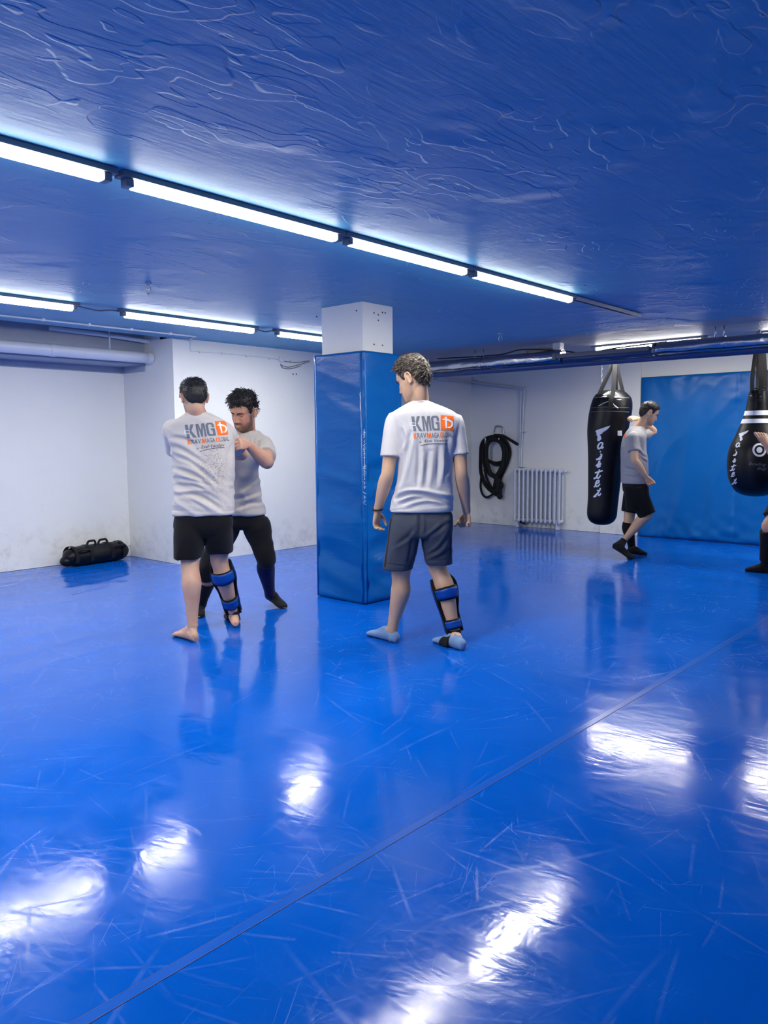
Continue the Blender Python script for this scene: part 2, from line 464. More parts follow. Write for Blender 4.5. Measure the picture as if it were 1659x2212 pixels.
for a, n_ in ((-.80, 'fifth'), (-2.05, 'sixth')): tube_lamp('u', R1, a, a+1.2, 'lit tube lamp in the long ceiling row, %s from the unlit batten' % n_, group=G1)
# unlit batten with open channel
t = thing('lamp_batten', A(6.0, R1, ZC), 'unlit slim lamp batten ending the long ceiling row', 'lamp')
MB().obox(A(6.0, R1, ZC-.010), A(.58, 0, 0), A(0, .018, 0), A(0, 0, .0095)).build('lamp_body', M['fixture'], t, smooth=False, bevel=.003)
for sg in (-1, 1):
    MB().obox(A(6.0, R1+sg*.020, ZC-.020), A(.58, 0, 0), A(0, .003, 0), A(0, 0, .012)).build('side_rail', M['steel'], t, smooth=False)
G2 = 'tube lamps in the row before the alcove'
R2 = 5.85
tube_lamp('u', R2, 1.82, 3.02, 'lit tube lamp over the alcove side of the floor, nearest the white pipe', group=G2, size=1.2)
tube_lamp('u', R2, 3.40, 4.78, 'lit tube lamp above the two sparring men, before the white wall', group=G2, size=1.2)
tube_lamp('u', R2, 5.03, 6.23, 'lit tube lamp partly hidden behind the blue column', group=G2, size=1.2)
for a, n_ in ((.4, 'fourth'), (-1.0, 'fifth')): tube_lamp('u', R2, a, a+1.2, 'lit tube lamp in the alcove row, %s from the blue column' % n_, group=G2, size=1.2)
for a, b in ((3.02, 3.40), (4.78, 5.03)):
    pts = [(a-.01, R2, ZC-.02), (a+(b-a)*.3, R2+.01, ZC-.03), ((a+b)/2, R2, ZC-.036), (a+(b-a)*.75, R2-.006, ZC-.022), (b+.01, R2, ZC-.022)]
    tag(MB().tube(spline(pts, 6), .006, 6).build('lamp_cable', M['fixture'], org=(a, R2, ZC)), 'thin cable linking two tube lamps %s' % ('before the alcove' if a < 4 else 'near the blue column'), 'cable')
G3 = 'tube lamps behind the silver duct'
UR = 8.50
tube_lamp('v', UR, 3.02, 4.28, 'lit tube lamp behind the silver duct above the long punch bag', group=G3, size=1.35)
tube_lamp('v', UR+.07, 1.20, 2.50, 'lit tube lamp behind the silver duct above the pear-shaped bag', group=G3, size=1.35)
tube_lamp('v', UR, -.35, .95, 'lit tube lamp behind the silver duct past the pear-shaped bag', group=G3, size=1.35)

# ------------------------------------------------------------------ column pad
def pad_panel(mb, c, ax, w, z0, z1, nrm, th, seed, sag=.020, n=(30, 110), upright=False, seams=()):
    """vinyl panel: centre line foot c, width axis ax, outward normal nrm"""
    def fn(a, b):
        e = min(a, 1-a)*w; ez = min(b, 1-b)*(z1-z0)
        edge = (1-math.exp(-(e/(.03 if upright else .07))**2))*(1-math.exp(-ez/.02))
        x = (a-.5)*w; z = z0+b*(z1-z0)
        if upright:
            f = mnoise.noise(Vector((x*5.5+seed+.6*z, z*.9, seed)))
            g = 1-abs(mnoise.noise(Vector((x*2.6+seed*2-.8*z, z*1.1, seed+7))))*3.0
            crump = mnoise.noise(Vector((x*9, z*9, seed)))*(math.exp(-(z1-z)/.10)+math.exp(-(z-z0)/.22))
            d = th*(.80+.20*edge)+edge*(sag*f*.6+sag*max(g, -.2)*.8+.022*crump)
            for s in seams:
                d += -.010*math.exp(-((x-s)/.012)**2)+.012*mnoise.noise(Vector((s, z*11, 2)))*math.exp(-abs(x-s)/.07)*(1 if x < s else .5)
        else:
            low = 1.35-b*.95
            f = mnoise.noise(Vector((x*1.3+seed, z*6.5+1.6*abs(x-w*.4), seed)))
            g = 1-abs(mnoise.noise(Vector((x*1.0+seed*2, z*4.6-1.6*x*(1 if seed < 5 else -1), seed+7))))*3.0
            pucker = mnoise.noise(Vector((seed, z*26, 3)))*math.exp(-e/.06)
            d = th*(.75+.25*(1-math.exp(-(e/.02)**2)))+edge*(sag*f*low*.8+sag*max(g, -.3)*low*.7)+.009*pucker*edge
        return A(*c)+A(*ax)*x+A(*nrm)*max(d, .012)+ZU*z
    v, f = grid(n[0], n[1], fn); mb.add(v, f)
    m, k = n
    back = [A(*c)+A(*ax)*((i-.5)*w)+ZU*z for i in (0, 1) for z in (z0, z1)]
    b0 = mb.n; mb.add(back, [])
    base = b0-m*k
    for j in range(k-1):
        pass
    # rim faces
    mb.f.append(tuple([base+i*k for i in range(m)]+[b0+2, b0]))
    mb.f.append(tuple([base+i*k+k-1 for i in range(m)][::-1]+[b0+1, b0+3]))
    mb.f.append(tuple([base+j for j in range(k)][::-1]+[b0, b0+1]))
    mb.f.append(tuple([base+(m-1)*k+j for j in range(k)]+[b0+3, b0+2]))
    mb.f.append((b0, b0+1, b0+3, b0+2))
    return mb
pu0, pu1, pv0, pv1 = 4.452, 4.912, 4.160, 4.725
ZP = 1.985
cp = thing('column_pad', A((pu0+pu1)/2, (pv0+pv1)/2, 0), 'blue vinyl safety pad wrapped around the white column', 'pad')
tk = .045
pad_panel(MB(), A(pu0+tk, (pv0+pv1)/2, 0), A(0, 1, 0), pv1-pv0, .004, ZP, A(-1, 0, 0), tk, 1.3).build('pad_panel', M['pad'], cp)
pad_panel(MB(), A((pu0+pu1)/2, pv0+tk, 0), A(1, 0, 0), pu1-pu0, .004, ZP, A(0, -1, 0), tk, 9.1).build('pad_panel', M['pad'], cp)
pad_panel(MB(), A(pu1-tk, (pv0+pv1)/2, 0), A(0, 1, 0), pv1-pv0, .004, ZP, A(1, 0, 0), tk, 3.7, n=(8, 30)).build('pad_panel', M['pad'], cp)
pad_panel(MB(), A((pu0+pu1)/2, pv1-tk, 0), A(1, 0, 0), pu1-pu0, .004, ZP, A(0, 1, 0), tk, 6.2, n=(8, 30)).build('pad_panel', M['pad'], cp)
# corner seam and white lacing
ex = A(pu0+.010, pv0+.010, 0)
MB().tube([ex+ZU*z+A(-1, -1, 0)*(.004+.002*math.sin(z*40)) for z in np.linspace(.01, ZP-.005, 120)], .010, 8).build('corner_piping', M['pad'], cp)
mb = MB(); rl = random.Random(2)
z = .80
while z < 1.37:
    wd = rl.uniform(.3, 1.); dz = rl.uniform(-.010, .010); c_ = ex+A(-.0105, -.0105, z)
    p0 = c_+A(-.001, .016*wd, dz); p1 = c_+A(.016*wd, -.001, -dz)
    if rl.random() < .75: mb.tube([p0, c_+A(-.003, -.003, 0), p1], rl.uniform(.0016, .0030), 5)
    if rl.random() < .5: mb.tube([c_+A(-.003, -.003, 0), c_+A(-.003, -.003, rl.uniform(.008, .03))], .0022, 5)
    z += rl.uniform(.006, .020)
mb.build('lacing', M['cord'], cp)
# screw holes in the bare column top
for (x, y, face) in ((684, 684, 'u'), (770, 671, 'u'), (808, 676, 'v'), (817, 680, 'v'), (826, 675, 'v'), (817, 692, 'v'), (808, 744, 'v'), (826, 746, 'v'), (832, 676, 'v')):
    p = at_u(x, y, 4.505) if face == 'u' else at_v(x, y, 4.215)
    nrm = A(-1, 0, 0) if face == 'u' else A(0, -1, 0)
    MB().lathe(p-nrm*.002, [(.0065, 0), (.0065, .0035), (.003, .0035)], 8, nrm).build('screw_hole', M['blackcable'], bpy.data.objects['wall_column'])

# ------------------------------------------------------------------ wall pad on the right
wp = thing('wall_pad', A(9.97, 3.0, 0), 'large blue vinyl wall pad on the right-hand wall', 'pad')
wz = 2.085
def wpad(v0, v1, seed, seams, n):
    pad_panel(MB(), A(9.995, (v0+v1)/2, 0), A(0, -1, 0), v1-v0, .004, wz, A(-1, 0, 0), .05, seed, sag=.016, n=n, upright=True, seams=seams).build('pad_panel', M['padwall'], wp)
wpad(1.90, 4.33, 2.1, (0.0,), (140, 100)); wpad(-.6, 1.895, 7.7, (0.,), (40, 40))

# ------------------------------------------------------------------ white pipe in the alcove, conduit and cables
tp = thing('ceiling_pipe', A(1.0, 7.47, 2.185), 'thick white painted pipe running under the ceiling over the alcove', 'pipe')
MB().tube([(u, 7.47, 2.185) for u in (U0+.01, 0, 2, 4.0, 4.5, 4.672)], [.058]*6, 20).build('pipe_run', M['whitepipe'], tp)
for u in (4.645, 3.6, 1.9): MB().tube([(u-.03, 7.47, 2.185), (u+.028, 7.47, 2.185)], .063, 20).build('collar', M['whitepipe'], tp, smooth='auto')
for u in (4.2, 2.4, .4): MB().tube([(u, 7.47, 2.24), (u, 7.47, ZC+.10)], .008, 8).build('hanger_rod', M['whitepipe'], tp)
t = tag(MB().tube(spline([(3.6, 7.52, 2.40), (4.2, 7.50, 2.385), (4.672, 7.49, 2.36)], 6), .022, 10).build('branch_pipe', M['whitepipe'], org=(4.2, 7.5, 2.39)), 'short white pipe stub above the thick white pipe', 'pipe')
VC = 6.75
tc = thing('cable_conduit', A(3.4, VC, ZC), 'thin white conduit clipped along the ceiling before the alcove', 'conduit')
MB().tube([(u, VC+.02*math.sin(u*.6), ZC-.014) for u in np.linspace(0, 4.75, 30)], .0075, 8).build('conduit_run', M['whiteplastic'], tc)
for u in np.arange(.25, 4.6, .42):
    MB().obox(A(u, VC+.02*math.sin(u*.6), ZC-.012), A(.012, 0, 0), A(0, .016, 0), A(0, 0, .0115)).build('clip', M['whiteplastic'], tc, smooth=False)
yb = VB-.008
pw = lambda x, y: at_v(x, y, yb)
tw = thing('wall_cable', pw(500, 765), 'thin cable clipped along the white wall up to a round junction box', 'cable')
MB().tube(spline([A(4.75, VC+.01, ZC-.012), A(4.86, VB-.03, ZC-.012), pw(412, 738), pw(412, 757), pw(425, 759), pw(480, 763), pw(535, 768), pw(583, 773), pw(600, 776)], 6), .006, 8).build('cable_run', M['whiteplastic'], tw)
for x, y in ((432, 760), (480, 763), (533, 769), (582, 774), (628, 779)): MB().lathe(pw(x, y), [(.013, -.006), (.013, .008), (.007, .012)], 10, A(0, -1, 0)).build('clip', M['whiteplastic'], tw)
MB().lathe(pw(607, 776), [(.038, -.006), (.038, .022), (.034, .027), (.01, .028)], 20, A(0, -1, 0)).build('junction_box', M['whiteplastic'], tw, smooth='auto')
for pts in ([(612, 780), (640, 783), (668, 779)], [(606, 788), (622, 793), (645, 788), (669, 781)], [(606, 786), (612, 795), (630, 796), (650, 790)]):
    MB().tube(spline([pw(*q) for q in pts], 6), .0045, 6).build('loose_cable', M['fixture'], tw)
for x, y in ((634, 808), (641, 808)):
    MB().lathe(pw(x, y)+A(0, .010, 0), [(.009, 0), (.009, .0035), (.004, .0035)], 8, A(0, -1, 0)).build('screw_hole', M['blackcable'], bpy.data.objects['wall_back'])

# ceiling hooks
def ceiling_hook(x, y, label, s=1.):
    p = at_z(x, y, ZC)
    t = thing('ceiling_hook', p, label, 'hook')
    MB().lathe(p, [(.030*s, 0), (.030*s, -.008), (.012*s, -.014)], 14).build('mount_plate', M['steel'], t, smooth='auto')
    c = p+A(0, 0, -.055*s)
    th = np.linspace(0, 2*math.pi, 18)[:-1]
    MB().tube([c+RH*.020*s*math.cos(a)*(1-.35*math.sin(a))+ZU*.042*s*math.sin(a) for a in th], .0055*s, 8, close=True).build('ring', M['steel'], t)
    MB().ellipsoid(c+A(0, 0, -.042*s), [RH*.014*s, FH*.008*s, ZU*.010*s], 10, 6).build('latch', M['steel'], t)
ceiling_hook(320, 612, 'steel eye hook in the blue ceiling before the alcove lamps', .72)
ceiling_hook(1081, 720, 'small steel hook in the blue ceiling near the silver duct', .8)

# ------------------------------------------------------------------ duct and pipes along the right side
UD = 7.9
td = thing('air_duct', A(UD, 3.5, 2.2), 'dented silver foil air duct hung below the ceiling', 'duct')
def foil(v0, v1, r, z, n, seed):
    mb = MB(); rings = []; t = np.arange(28)*2*math.pi/28
    for v in np.linspace(v0, v1, n):
        ring = []
        for a in t:
            p = A(math.cos(a), v*2.2, math.sin(a))
            rr = r*(1+.09*mnoise.noise(Vector((p[0]*1.4+seed, p[1]*1.9, p[2]*1.4)))+.09*min(0, mnoise.noise(Vector((p[0]*2.2, p[1]*3.3+seed, p[2]*2.2))))+.04*max(0, mnoise.noise(Vector((p[0]*3, p[1]*4+seed, p[2]*3)))))
            ring.append((UD+rr*math.cos(a), v, z+rr*math.sin(a)))
        rings.append(ring)
    return mb.loft(rings)
foil(4.36, 7.06, .074, 2.205, 90, 1.).build('duct_section', M['foil'], td)
foil(3.30, 4.345, .048, 2.180, 40, 2.).build('duct_section', M['bluepipe'], td)
foil(-2.55, 3.30, .068, 2.198, 120, 5.).build('duct_section', M['foil'], td)
for v, r, z in ((5.42, .079, 2.205), (4.36, .078, 2.204), (3.30, .072, 2.198), (2.62, .073, 2.198), (1.2, .073, 2.198)):
    MB().tube([(UD, v-.012, z), (UD, v+.012, z)], r, 28).build('band', M['foil'], td, smooth='auto')
MB().box((UD-.115, 3.32, 2.180), (UD+.07, 4.40, 2.226)).build('trunking', M['trunk'], td, smooth=False, bevel=.006)
MB().box((UD-.122, 4.37, 2.160), (UD+.08, 4.42, 2.235)).build('trunking_cap', M['trunk'], td, smooth=False, bevel=.008)
for v in (5.52, 5.40, 2.70, 2.62):
    MB().tube([(UD-.02, v, 2.26), (UD-.02, v, ZC)], .006, 6).build('hanger_rod', M['steel'], td)
tb = tag(MB().tube([(UD+.02, v, 2.100+.002*math.sin(v*2)) for v in np.linspace(-2.5, 7.05, 30)], .020, 14).build('heating_pipe', M['bluepipe'], org=(UD, 3, 2.088)), 'blue painted pipe running beneath the silver duct', 'pipe')
tb2 = tag(MB().tube([(UD-.068, v, 2.108) for v in np.linspace(-2.5, 7.05, 30)], .017, 12).build('heating_pipe', M['bluepipe'], org=(UD+.1, 3, 2.1)), 'slim blue pipe running before the pipe beneath the duct', 'pipe')
tag(MB().tube(spline([at_u(925, 772, UD-.02)+A(.2, 0, 0), at_u(1000, 772, UD), at_u(1080, 766, UD), at_u(1130, 755, UD), at_u(1215, 758, UD), at_u(1262, 763, UD), at_u(1330, 752, UD+.15), at_u(1440, 738, UD+.15)], 8), .008, 6).build('power_cable', M['blackcable'], org=(UD, 5, 2.3)), 'black cable lying along the top of the silver duct', 'cable')
# white bracket / valve box on the duct
vb = thing('valve_box', at_u(1205, 752, UD+.05), 'white valve box with cream pipe elbow above the duct', 'valve')
c = at_u(1206, 752, UD+.08)
MB().obox(c+A(0, 0, .02), A(.05, 0, 0), A(0, .045, 0), A(0, 0, .065)).build('box', M['whiteplastic'], vb, smooth=False, bevel=.006)
MB().tube(spline([at_u(1128, 766, UD+.08), at_u(1150, 762, UD+.08), at_u(1175, 757, UD+.08), at_u(1200, 760, UD+.08)], 6), .036, 14).build('elbow', M['concrete'], vb)
MB().lathe(at_u(1134, 766, UD+.05), [(.045, -.02), (.045, .02)], 16, A(-1, 0, 0)).build('end_disc', M['concrete'], vb, smooth='auto')

# ------------------------------------------------------------------ radiator and its pipes
uw = 10.0
tr = thing('radiator', A(9.9, 5.79, 0), 'white cast column radiator standing below the pipes on the white wall', 'radiator')
rv0, rv1, rz0, rz1 = 6.185, 5.455, .085, .875
sec = MB()
for du in (-.045, .045):
    sec.tube([A(9.9+du, 0, z) for z in (rz0, rz0+.02, rz0+.06, rz1-.06, rz1-.02, rz1)], [.012, .019, .017, .017, .019, .012], 10)
for z in (rz0+.035, rz1-.035):
    sec.ellipsoid(A(9.9, 0, z), [A(.062, 0, 0), A(0, .021, 0), A(0, 0, .03)], 12, 8)
    sec.tube([A(9.9, -.036, z), A(9.9, .036, z)], .022, 12)
sm = sec.mesh('section', A(9.9, 0, 0)); sm.materials.append(M['radiator']); sm.polygons.foreach_set('use_smooth', [True]*len(sm.polygons))
for i in range(11):
    o = bpy.data.objects.new('section', sm); COL.objects.link(o); o.parent = tr; o.location = (0, rv0+(rv1-rv0)*i/10-5.79, 0)
for v in (rv0-.04, rv1+.04):
    MB().box((9.855, v-.012, 0.0), (9.945, v+.012, rz0+.03)).build('foot', M['radiator'], tr, smooth=False, bevel=.004)
MB().tube([A(9.9, rv1-.03, rz1-.035), A(9.9, rv1-.09, rz1-.035)], .018, 12).build('vent_plug', M['radiator'], tr)
ph = thing('heating_pipes', at_u(1132, 900, 9.965), 'pair of slim white heating pipes dropping to the radiator', 'pipe')
pr = lambda x, y, u=9.965: at_u(x, y, u)
MB().tube(spline([at_v(905, 811, VB-.03), at_v(960, 818, VB-.03), at_v(1012, 824, VB-.03), pr(1026, 826), pr(1128, 839), pr(1132, 842), pr(1130, 900), pr(1126, 1008), pr(1138, 1011, 9.93)], 5), .011, 8).build('pipe_run', M['whitepipe'], ph)
MB().tube(spline([at_v(905, 817, VB-.03), at_v(960, 824, VB-.03), at_v(1012, 830, VB-.03), pr(1026, 832), pr(1122, 843), pr(1126, 846), pr(1124, 900), pr(1122, 1060), pr(1122, 1100), pr(1128, 1122), pr(1136, 1130, 9.93)], 5), .010, 8).build('pipe_run', M['whitepipe'], ph)
for y in (932,): MB().obox(pr(1131, y), A(.014, 0, 0), A(0, .05, 0), A(0, 0, .010)).build('pipe_clip', M['whitepipe'], ph, smooth=False)
MB().tube([pr(1121, 1011, 9.94), pr(1136, 1011, 9.93)], .014, 8).build('valve', M['steel'], ph)
MB().tube([pr(1120, 1127, 9.93), pr(1134, 1131, 9.92)], .016, 8).build('valve', M['blackcable'], ph)

# ------------------------------------------------------------------ rope on hook
def rp(x, y, u=9.93): return at_u(1010+x/6.912, 900+y/6.912, u)
hk = thing('wall_hook', rp(465, 300, 9.99), 'steel wire wall hook holding the coiled black rope', 'hook')
MB().tube(spline([rp(545, 275, 9.985), rp(520, 165, 9.985), rp(465, 145, 9.985), rp(415, 150, 9.985), rp(395, 240, 9.985)], 6), .011, 8).build('wire_loop', M['steel'], hk)
for x in (262, 460): MB().tube(spline([rp(x, 300, 9.985), rp(x, 335, 9.90), rp(x+2, 395, 9.86), rp(x+8, 370, 9.85), rp(x+6, 320, 9.85)], 5), .010, 8).build('prong', M['steel'], hk)
mb = MB(); R_ = .030
strands = [
 [(420, 290), (330, 305), (250, 350), (205, 440), (195, 600), (195, 800), (235, 960), (300, 1060), (380, 1130), (460, 1180)],
 [(440, 320), (350, 335), (280, 390), (245, 480), (235, 620), (265, 760), (330, 860), (430, 920), (470, 1000), (460, 1150)],
 [(420, 350), (340, 360), (295, 430), (285, 560), (300, 700), (350, 840), (420, 900), (450, 1020), (430, 1120)],
 [(420, 290), (510, 320), (590, 400), (630, 530), (600, 670), (545, 800), (490, 920), (480, 1050), (490, 1190)],
 [(400, 320), (500, 360), (560, 450), (585, 560), (560, 680), (510, 790), (450, 900), (440, 1060), (410, 1130)],
 [(400, 345), (480, 380), (530, 480), (540, 580), (520, 690), (480, 800), (430, 900), (400, 1060)],
 [(300, 650), (400, 690), (500, 680), (570, 640)], [(320, 670), (420, 715), (530, 715), (580, 680)],
 [(400, 275), (530, 290), (640, 350), (750, 415)],
]
for i, s in enumerate(strands):
    P = spline([rp(x, y, 9.955-.055*(i % 3)) for x, y in s], 6); mb.tube(P, R_*(.9 if i < 6 else .75), 9)
for s in ([(205, 900), (195, 1050), (225, 1160), (285, 1205), (365, 1165), (440, 1100)], [(215, 850), (250, 960), (330, 1070), (430, 1150)], [(250, 780), (300, 960), (360, 1060), (430, 1120)]):
    mb.tube(spline([rp(x, y, 9.93) for x, y in s], 6), R_*.6, 8)
for x, y, k in ((485, 1025, 1.5), (470, 1110, 1.35), (480, 1185, 1.15), (420, 1110, 1.2), (450, 960, 1.3)):
    mb.ellipsoid(rp(x, y, 9.91), [A(0, .04*k, 0), A(.04, 0, 0), A(0, 0, .045*k)], 12, 8)
tag(mb.build('rope_coil', M['rope'], org=rp(400, 700)), 'thick black training rope coiled on the wall hook', 'rope')

# ------------------------------------------------------------------ sand bag on the floor
a0 = at_z(150, 1219, 0); a0 = A(3.80, 7.83, 0); a1 = A(4.55, 7.91, 0)
rs = .116
ax = unit(a1-a0); L_ = np.linalg.norm(a1-a0); sd = unit(np.cross(ax, ZU))   # sd points to the room side
if sd[1] > 0: sd = -sd
cz = ZU*(rs*.86)
sb = thing('sandbag', (a0+a1)/2, 'black vinyl training sandbag with handles lying in the alcove corner', 'bag')
mb = MB(); rings = []; tt = np.arange(26)*2*math.pi/26
for q in np.linspace(-.5, .5, 40):
    e = (abs(q)*2)**6
    k = max(.25, math.sqrt(max(.06, 1-e)))
    ring = []
    for a in tt:
        rr = rs*k*(1+.05*mnoise.noise(Vector((q*7, math.cos(a)*2, math.sin(a)*2)))+.025*mnoise.noise(Vector((q*22, math.cos(a)*5, math.sin(a)*5))))
        p = (a0+a1)/2+ax*q*L_*1.02+cz+rr*(math.cos(a)*sd*1.04+math.sin(a)*ZU*.93)
        p[2] = max(p[2], .001); ring.append(p)
    rings.append(ring)
mb.loft(rings).build('bag_body', M['blackvinyl'], sb)
for q in (-.40, -.17, .17, .36):
    c = (a0+a1)/2+ax*q*L_+cz
    mb = MB(); rings = []
    for a in np.linspace(-.5, 3.4, 22):
        d = math.cos(a)*sd*1.04+math.sin(a)*ZU*.93
        rings.append([c+ax*w+d*rs*r for w, r in ((-.019, 1.0), (-.019, 1.055), (.019, 1.055), (.019, 1.0))])
    mb.loft(rings).build('strap', M['blacknylon'], sb, smooth='auto')
for qa, qb, ang, hh in ((-.38, -.19, .55, .035), (.19, .38, .55, .035), (-.16, -.02, 1.45, .04), (.02, .17, 1.45, .04)):
    d = math.cos(ang)*sd*1.04+math.sin(ang)*ZU*.93; c = (a0+a1)/2+cz
    P = spline([c+ax*qa*L_+d*rs*1.0, c+ax*(qa*.85+qb*.15)*L_+d*(rs+hh), c+ax*(qa+qb)/2*L_+d*(rs+hh*1.1), c+ax*(qa*.15+qb*.85)*L_+d*(rs+hh), c+ax*qb*L_+d*rs*1.0], 6)
    MB().tube(P, .012, 8).build('handle', M['blacknylon'], sb)
MB().ellipsoid(a0+ax*.035+sd*-.01+ZU*.062, [ax*.075, sd*.075, ZU*.058], 16, 10).build('end_flap', M['blackvinyl'], sb)
c = a1+ax*.02+cz+ZU*.02
MB().tube([c+ax*(.018+.018*math.cos(a))+ZU*.022*math.sin(a) for a in np.linspace(0, 2*math.pi, 14)[:-1]], .004, 6, close=True).build('end_ring', M['steel'], sb)

# ------------------------------------------------------------------ decals: flat print laid on a curved surface
def bvh_of(objs):
    V = []; F = []
    for o in (objs if isinstance(objs, (list, tuple)) else [objs]):
        me = o.data; off = len(V); org = Vector(ORG[o.name])
        V += [v.co+org for v in me.vertices]; F += [tuple(i+off for i in p.vertices) for p in me.polygons]
    return BVHTree.FromPolygons(V, F)
def decal(name, polys, mat, parent, bvh, maxpx=4., off=.0016, thick=None):
    """polys: list of 2-D polygons in photograph pixels, dropped onto the surface"""
    bm = bmesh.new()
    for poly in polys:
        vs_ = [bm.verts.new((x, y, 0)) for x, y in poly]
        try: bm.faces.new(vs_)
        except ValueError: pass
    return decal_bm(name, bm, mat, parent, bvh, maxpx, off)
def decal_bm(name, bm, mat, parent, bvh, maxpx, off):
    bmesh.ops.triangulate(bm, faces=bm.faces[:])
    for _ in range(6):
        es = [e for e in bm.edges if e.calc_length() > maxpx]
        if not es: break
        bmesh.ops.subdivide_edges(bm, edges=es, cuts=1, use_grid_fill=False)
        bmesh.ops.triangulate(bm, faces=[f for f in bm.faces if len(f.verts) > 3])
    org = parent_origin(parent); kill = []
    for v in bm.verts:
        d = Vector(ray(v.co.x, v.co.y))
        loc, nr, i, dist = bvh.ray_cast(Vector(CAM), d)
        if loc is None: kill.append(v); continue
        if nr.dot(d) > 0: nr = -nr
        nr = (nr*.6 - d*.4).normalized()
        v.co = loc + nr*off - Vector(org)
    bmesh.ops.delete(bm, geom=kill, context='VERTS')
    # drop faces stretched over a silhouette
    bad = [f for f in bm.faces if max(e.calc_length() for e in f.edges) > .06]
    if bad: bmesh.ops.delete(bm, geom=bad, context='FACES')
    bmesh.ops.recalc_face_normals(bm, faces=bm.faces)
    me = bpy.data.meshes.new(name); bm.to_mesh(me); bm.free()
    o = link(name, me, mat, parent, org); return o
def text_polys(txt, shear=0., embolden=0., size=1.):
    cu = bpy.data.curves.new('glyphs', 'FONT'); cu.body = txt; cu.size = size; cu.shear = shear; cu.offset = embolden; cu.resolution_u = 3; cu.fill_mode = 'FRONT'
    ob = bpy.data.objects.new('glyphs', cu); COL.objects.link(ob)
    dg = bpy.context.evaluated_depsgraph_get(); me = bpy.data.meshes.new_from_object(ob.evaluated_get(dg))
    V = np.array([v.co[:2] for v in me.vertices]); F = [tuple(p.vertices) for p in me.polygons]
    bpy.data.objects.remove(ob); bpy.data.curves.remove(cu); bpy.data.meshes.remove(me)
    lo, hi = V.min(0), V.max(0); V = (V-lo)/np.maximum(hi-lo, 1e-6)
    return V, F, (hi-lo)
def quadmap(q, a, b):
    """q = TL, TR, BR, BL in pixels; a right 0..1, b up 0..1"""
    tl, tr_, br, bl = [A(*k) for k in q]
    return (bl*(1-a)+br*a)*(1-b)+(tl*(1-a)+tr_*a)*b
def decal_text(name, txt, q, mat, parent, bvh, shear=0., embolden=0., maxpx=4., off=.0018):
    V, F, _ = text_polys(txt, shear, embolden)
    bm = bmesh.new(); vs_ = [bm.verts.new((*quadmap(q, a, b), 0)) for a, b in V]
    for f in F:
        try: bm.faces.new([vs_[i] for i in f])
        except ValueError: pass
    return decal_bm(name, bm, mat, parent, bvh, maxpx, off)
def stroke(pts, w):
    P = np.asarray(pts, float); out = []
    if np.isscalar(w): w = [w]*len(P)
    N = []
    for i in range(len(P)):
        d = unit(P[min(i+1, len(P)-1)]-P[max(i-1, 0)]); N.append(A(-d[1], d[0]))
    for i in range(len(P)-1):
        out.append([P[i]+N[i]*w[i]/2, P[i]-N[i]*w[i]/2, P[i+1]-N[i+1]*w[i+1]/2, P[i+1]+N[i+1]*w[i+1]/2])
    return out
def spl2(pts, per=6): return spline([(x, y, 0) for x, y in pts], per)[:, :2]

# ------------------------------------------------------------------ punch bags
def px_lathe(secs, dep, n=32, wob=0., seed=0):
    """rings from (py, x_left, x_right) photographed at depth dep"""
    rings = []; t = np.arange(n)*2*math.pi/n
    for py, xl, xr in secs:
        c = at_d((xl+xr)/2, py, dep); r = (xr-xl)/2/FPX*dep
        ring = []
        for a in t:
            k = 1+wob*mnoise.noise(Vector((math.cos(a)*1.3+seed, math.sin(a)*1.3, c[2]*3)))
            ring.append(c+r*k*(math.cos(a)*RH+math.sin(a)*FH))
        rings.append(ring)
    return MB().loft(rings)
def interp_secs(secs, n):
    s = np.array(secs, float); y = np.linspace(0, 1, len(s)); q = np.linspace(0, 1, n)
    S = spline([(a, b, c) for a, b, c in secs], 8); idx = np.linspace(0, len(S)-1, n).astype(int)
    return [tuple(S[i]) for i in idx]
BD = 9.10
s1 = [(843, 1304, 1344), (845, 1300, 1347), (852, 1288, 1355), (864, 1281, 1363), (890, 1274.5, 1363.5), (928, 1270, 1356), (965, 1271, 1350), (1005, 1271.5, 1343.5), (1068, 1271, 1336.5), (1100, 1269, 1333), (1115, 1269.5, 1331), (1126, 1275, 1325), (1132, 1285, 1315), (1133.5, 1294, 1306)]
c0 = at_d(1310, 990, BD)
hb = thing('punch_bag', A(c0[0], c0[1], .3), 'long black cylindrical punch bag hung behind the man with his hand on his neck', 'punch bag')
body1 = px_lathe(interp_secs(s1, 60), BD, 36, .025, 1).build('bag_body', M['blackvinyl'], hb)
bv1 = bvh_of(body1)
for y0, y1 in ((880.5, 881.5), (889.5, 890.6), (858.8, 859.6)):
    decal('seam_line', [stroke([(1276+i*6.9, (y0+y1)/2+(1.2 if 2 < i < 10 else 0)*math.sin(i)*.4-1.5*math.sin(i/12*math.pi)) for i in range(13)], 1.0)[j] for j in range(12)], M['print_ghost'], hb, bv1)
top = at_d(1329, 776, BD)
for (xa, ya, dd, wd) in ((1296, 848, -.10, .022), (1321, 884, -.245, .026), (1346, 848, -.04, .020), (1331, 846, .16, .020)):
    p = at_d(xa, ya, BD+dd)
    if dd == -.245: P = spline([top+A(0, 0, .02), at_d(1325, 842, BD-.19), at_d(1320, 862, BD-.262), at_d(1319, 884, BD-.275)], 6)
    else: P = spline([top+A(0, 0, .02), p*.5+top*.5+A(0, 0, .0), p, p+A(0, 0, -.03)], 6)
    mb = MB(); rr = []
    for i, q in enumerate(P):
        tdir = unit(P[min(i+1, len(P)-1)]-P[max(i-1, 0)]); sidev = unit(np.cross(tdir, FH)); nv = np.cross(sidev, tdir)
        rr.append([q+sidev*a*wd+nv*b*.003 for a, b in ((-1, -1), (1, -1), (1, 1), (-1, 1))])
    mb.loft(rr).build('hanging_strap', M['blacknylon'], hb, smooth='auto')
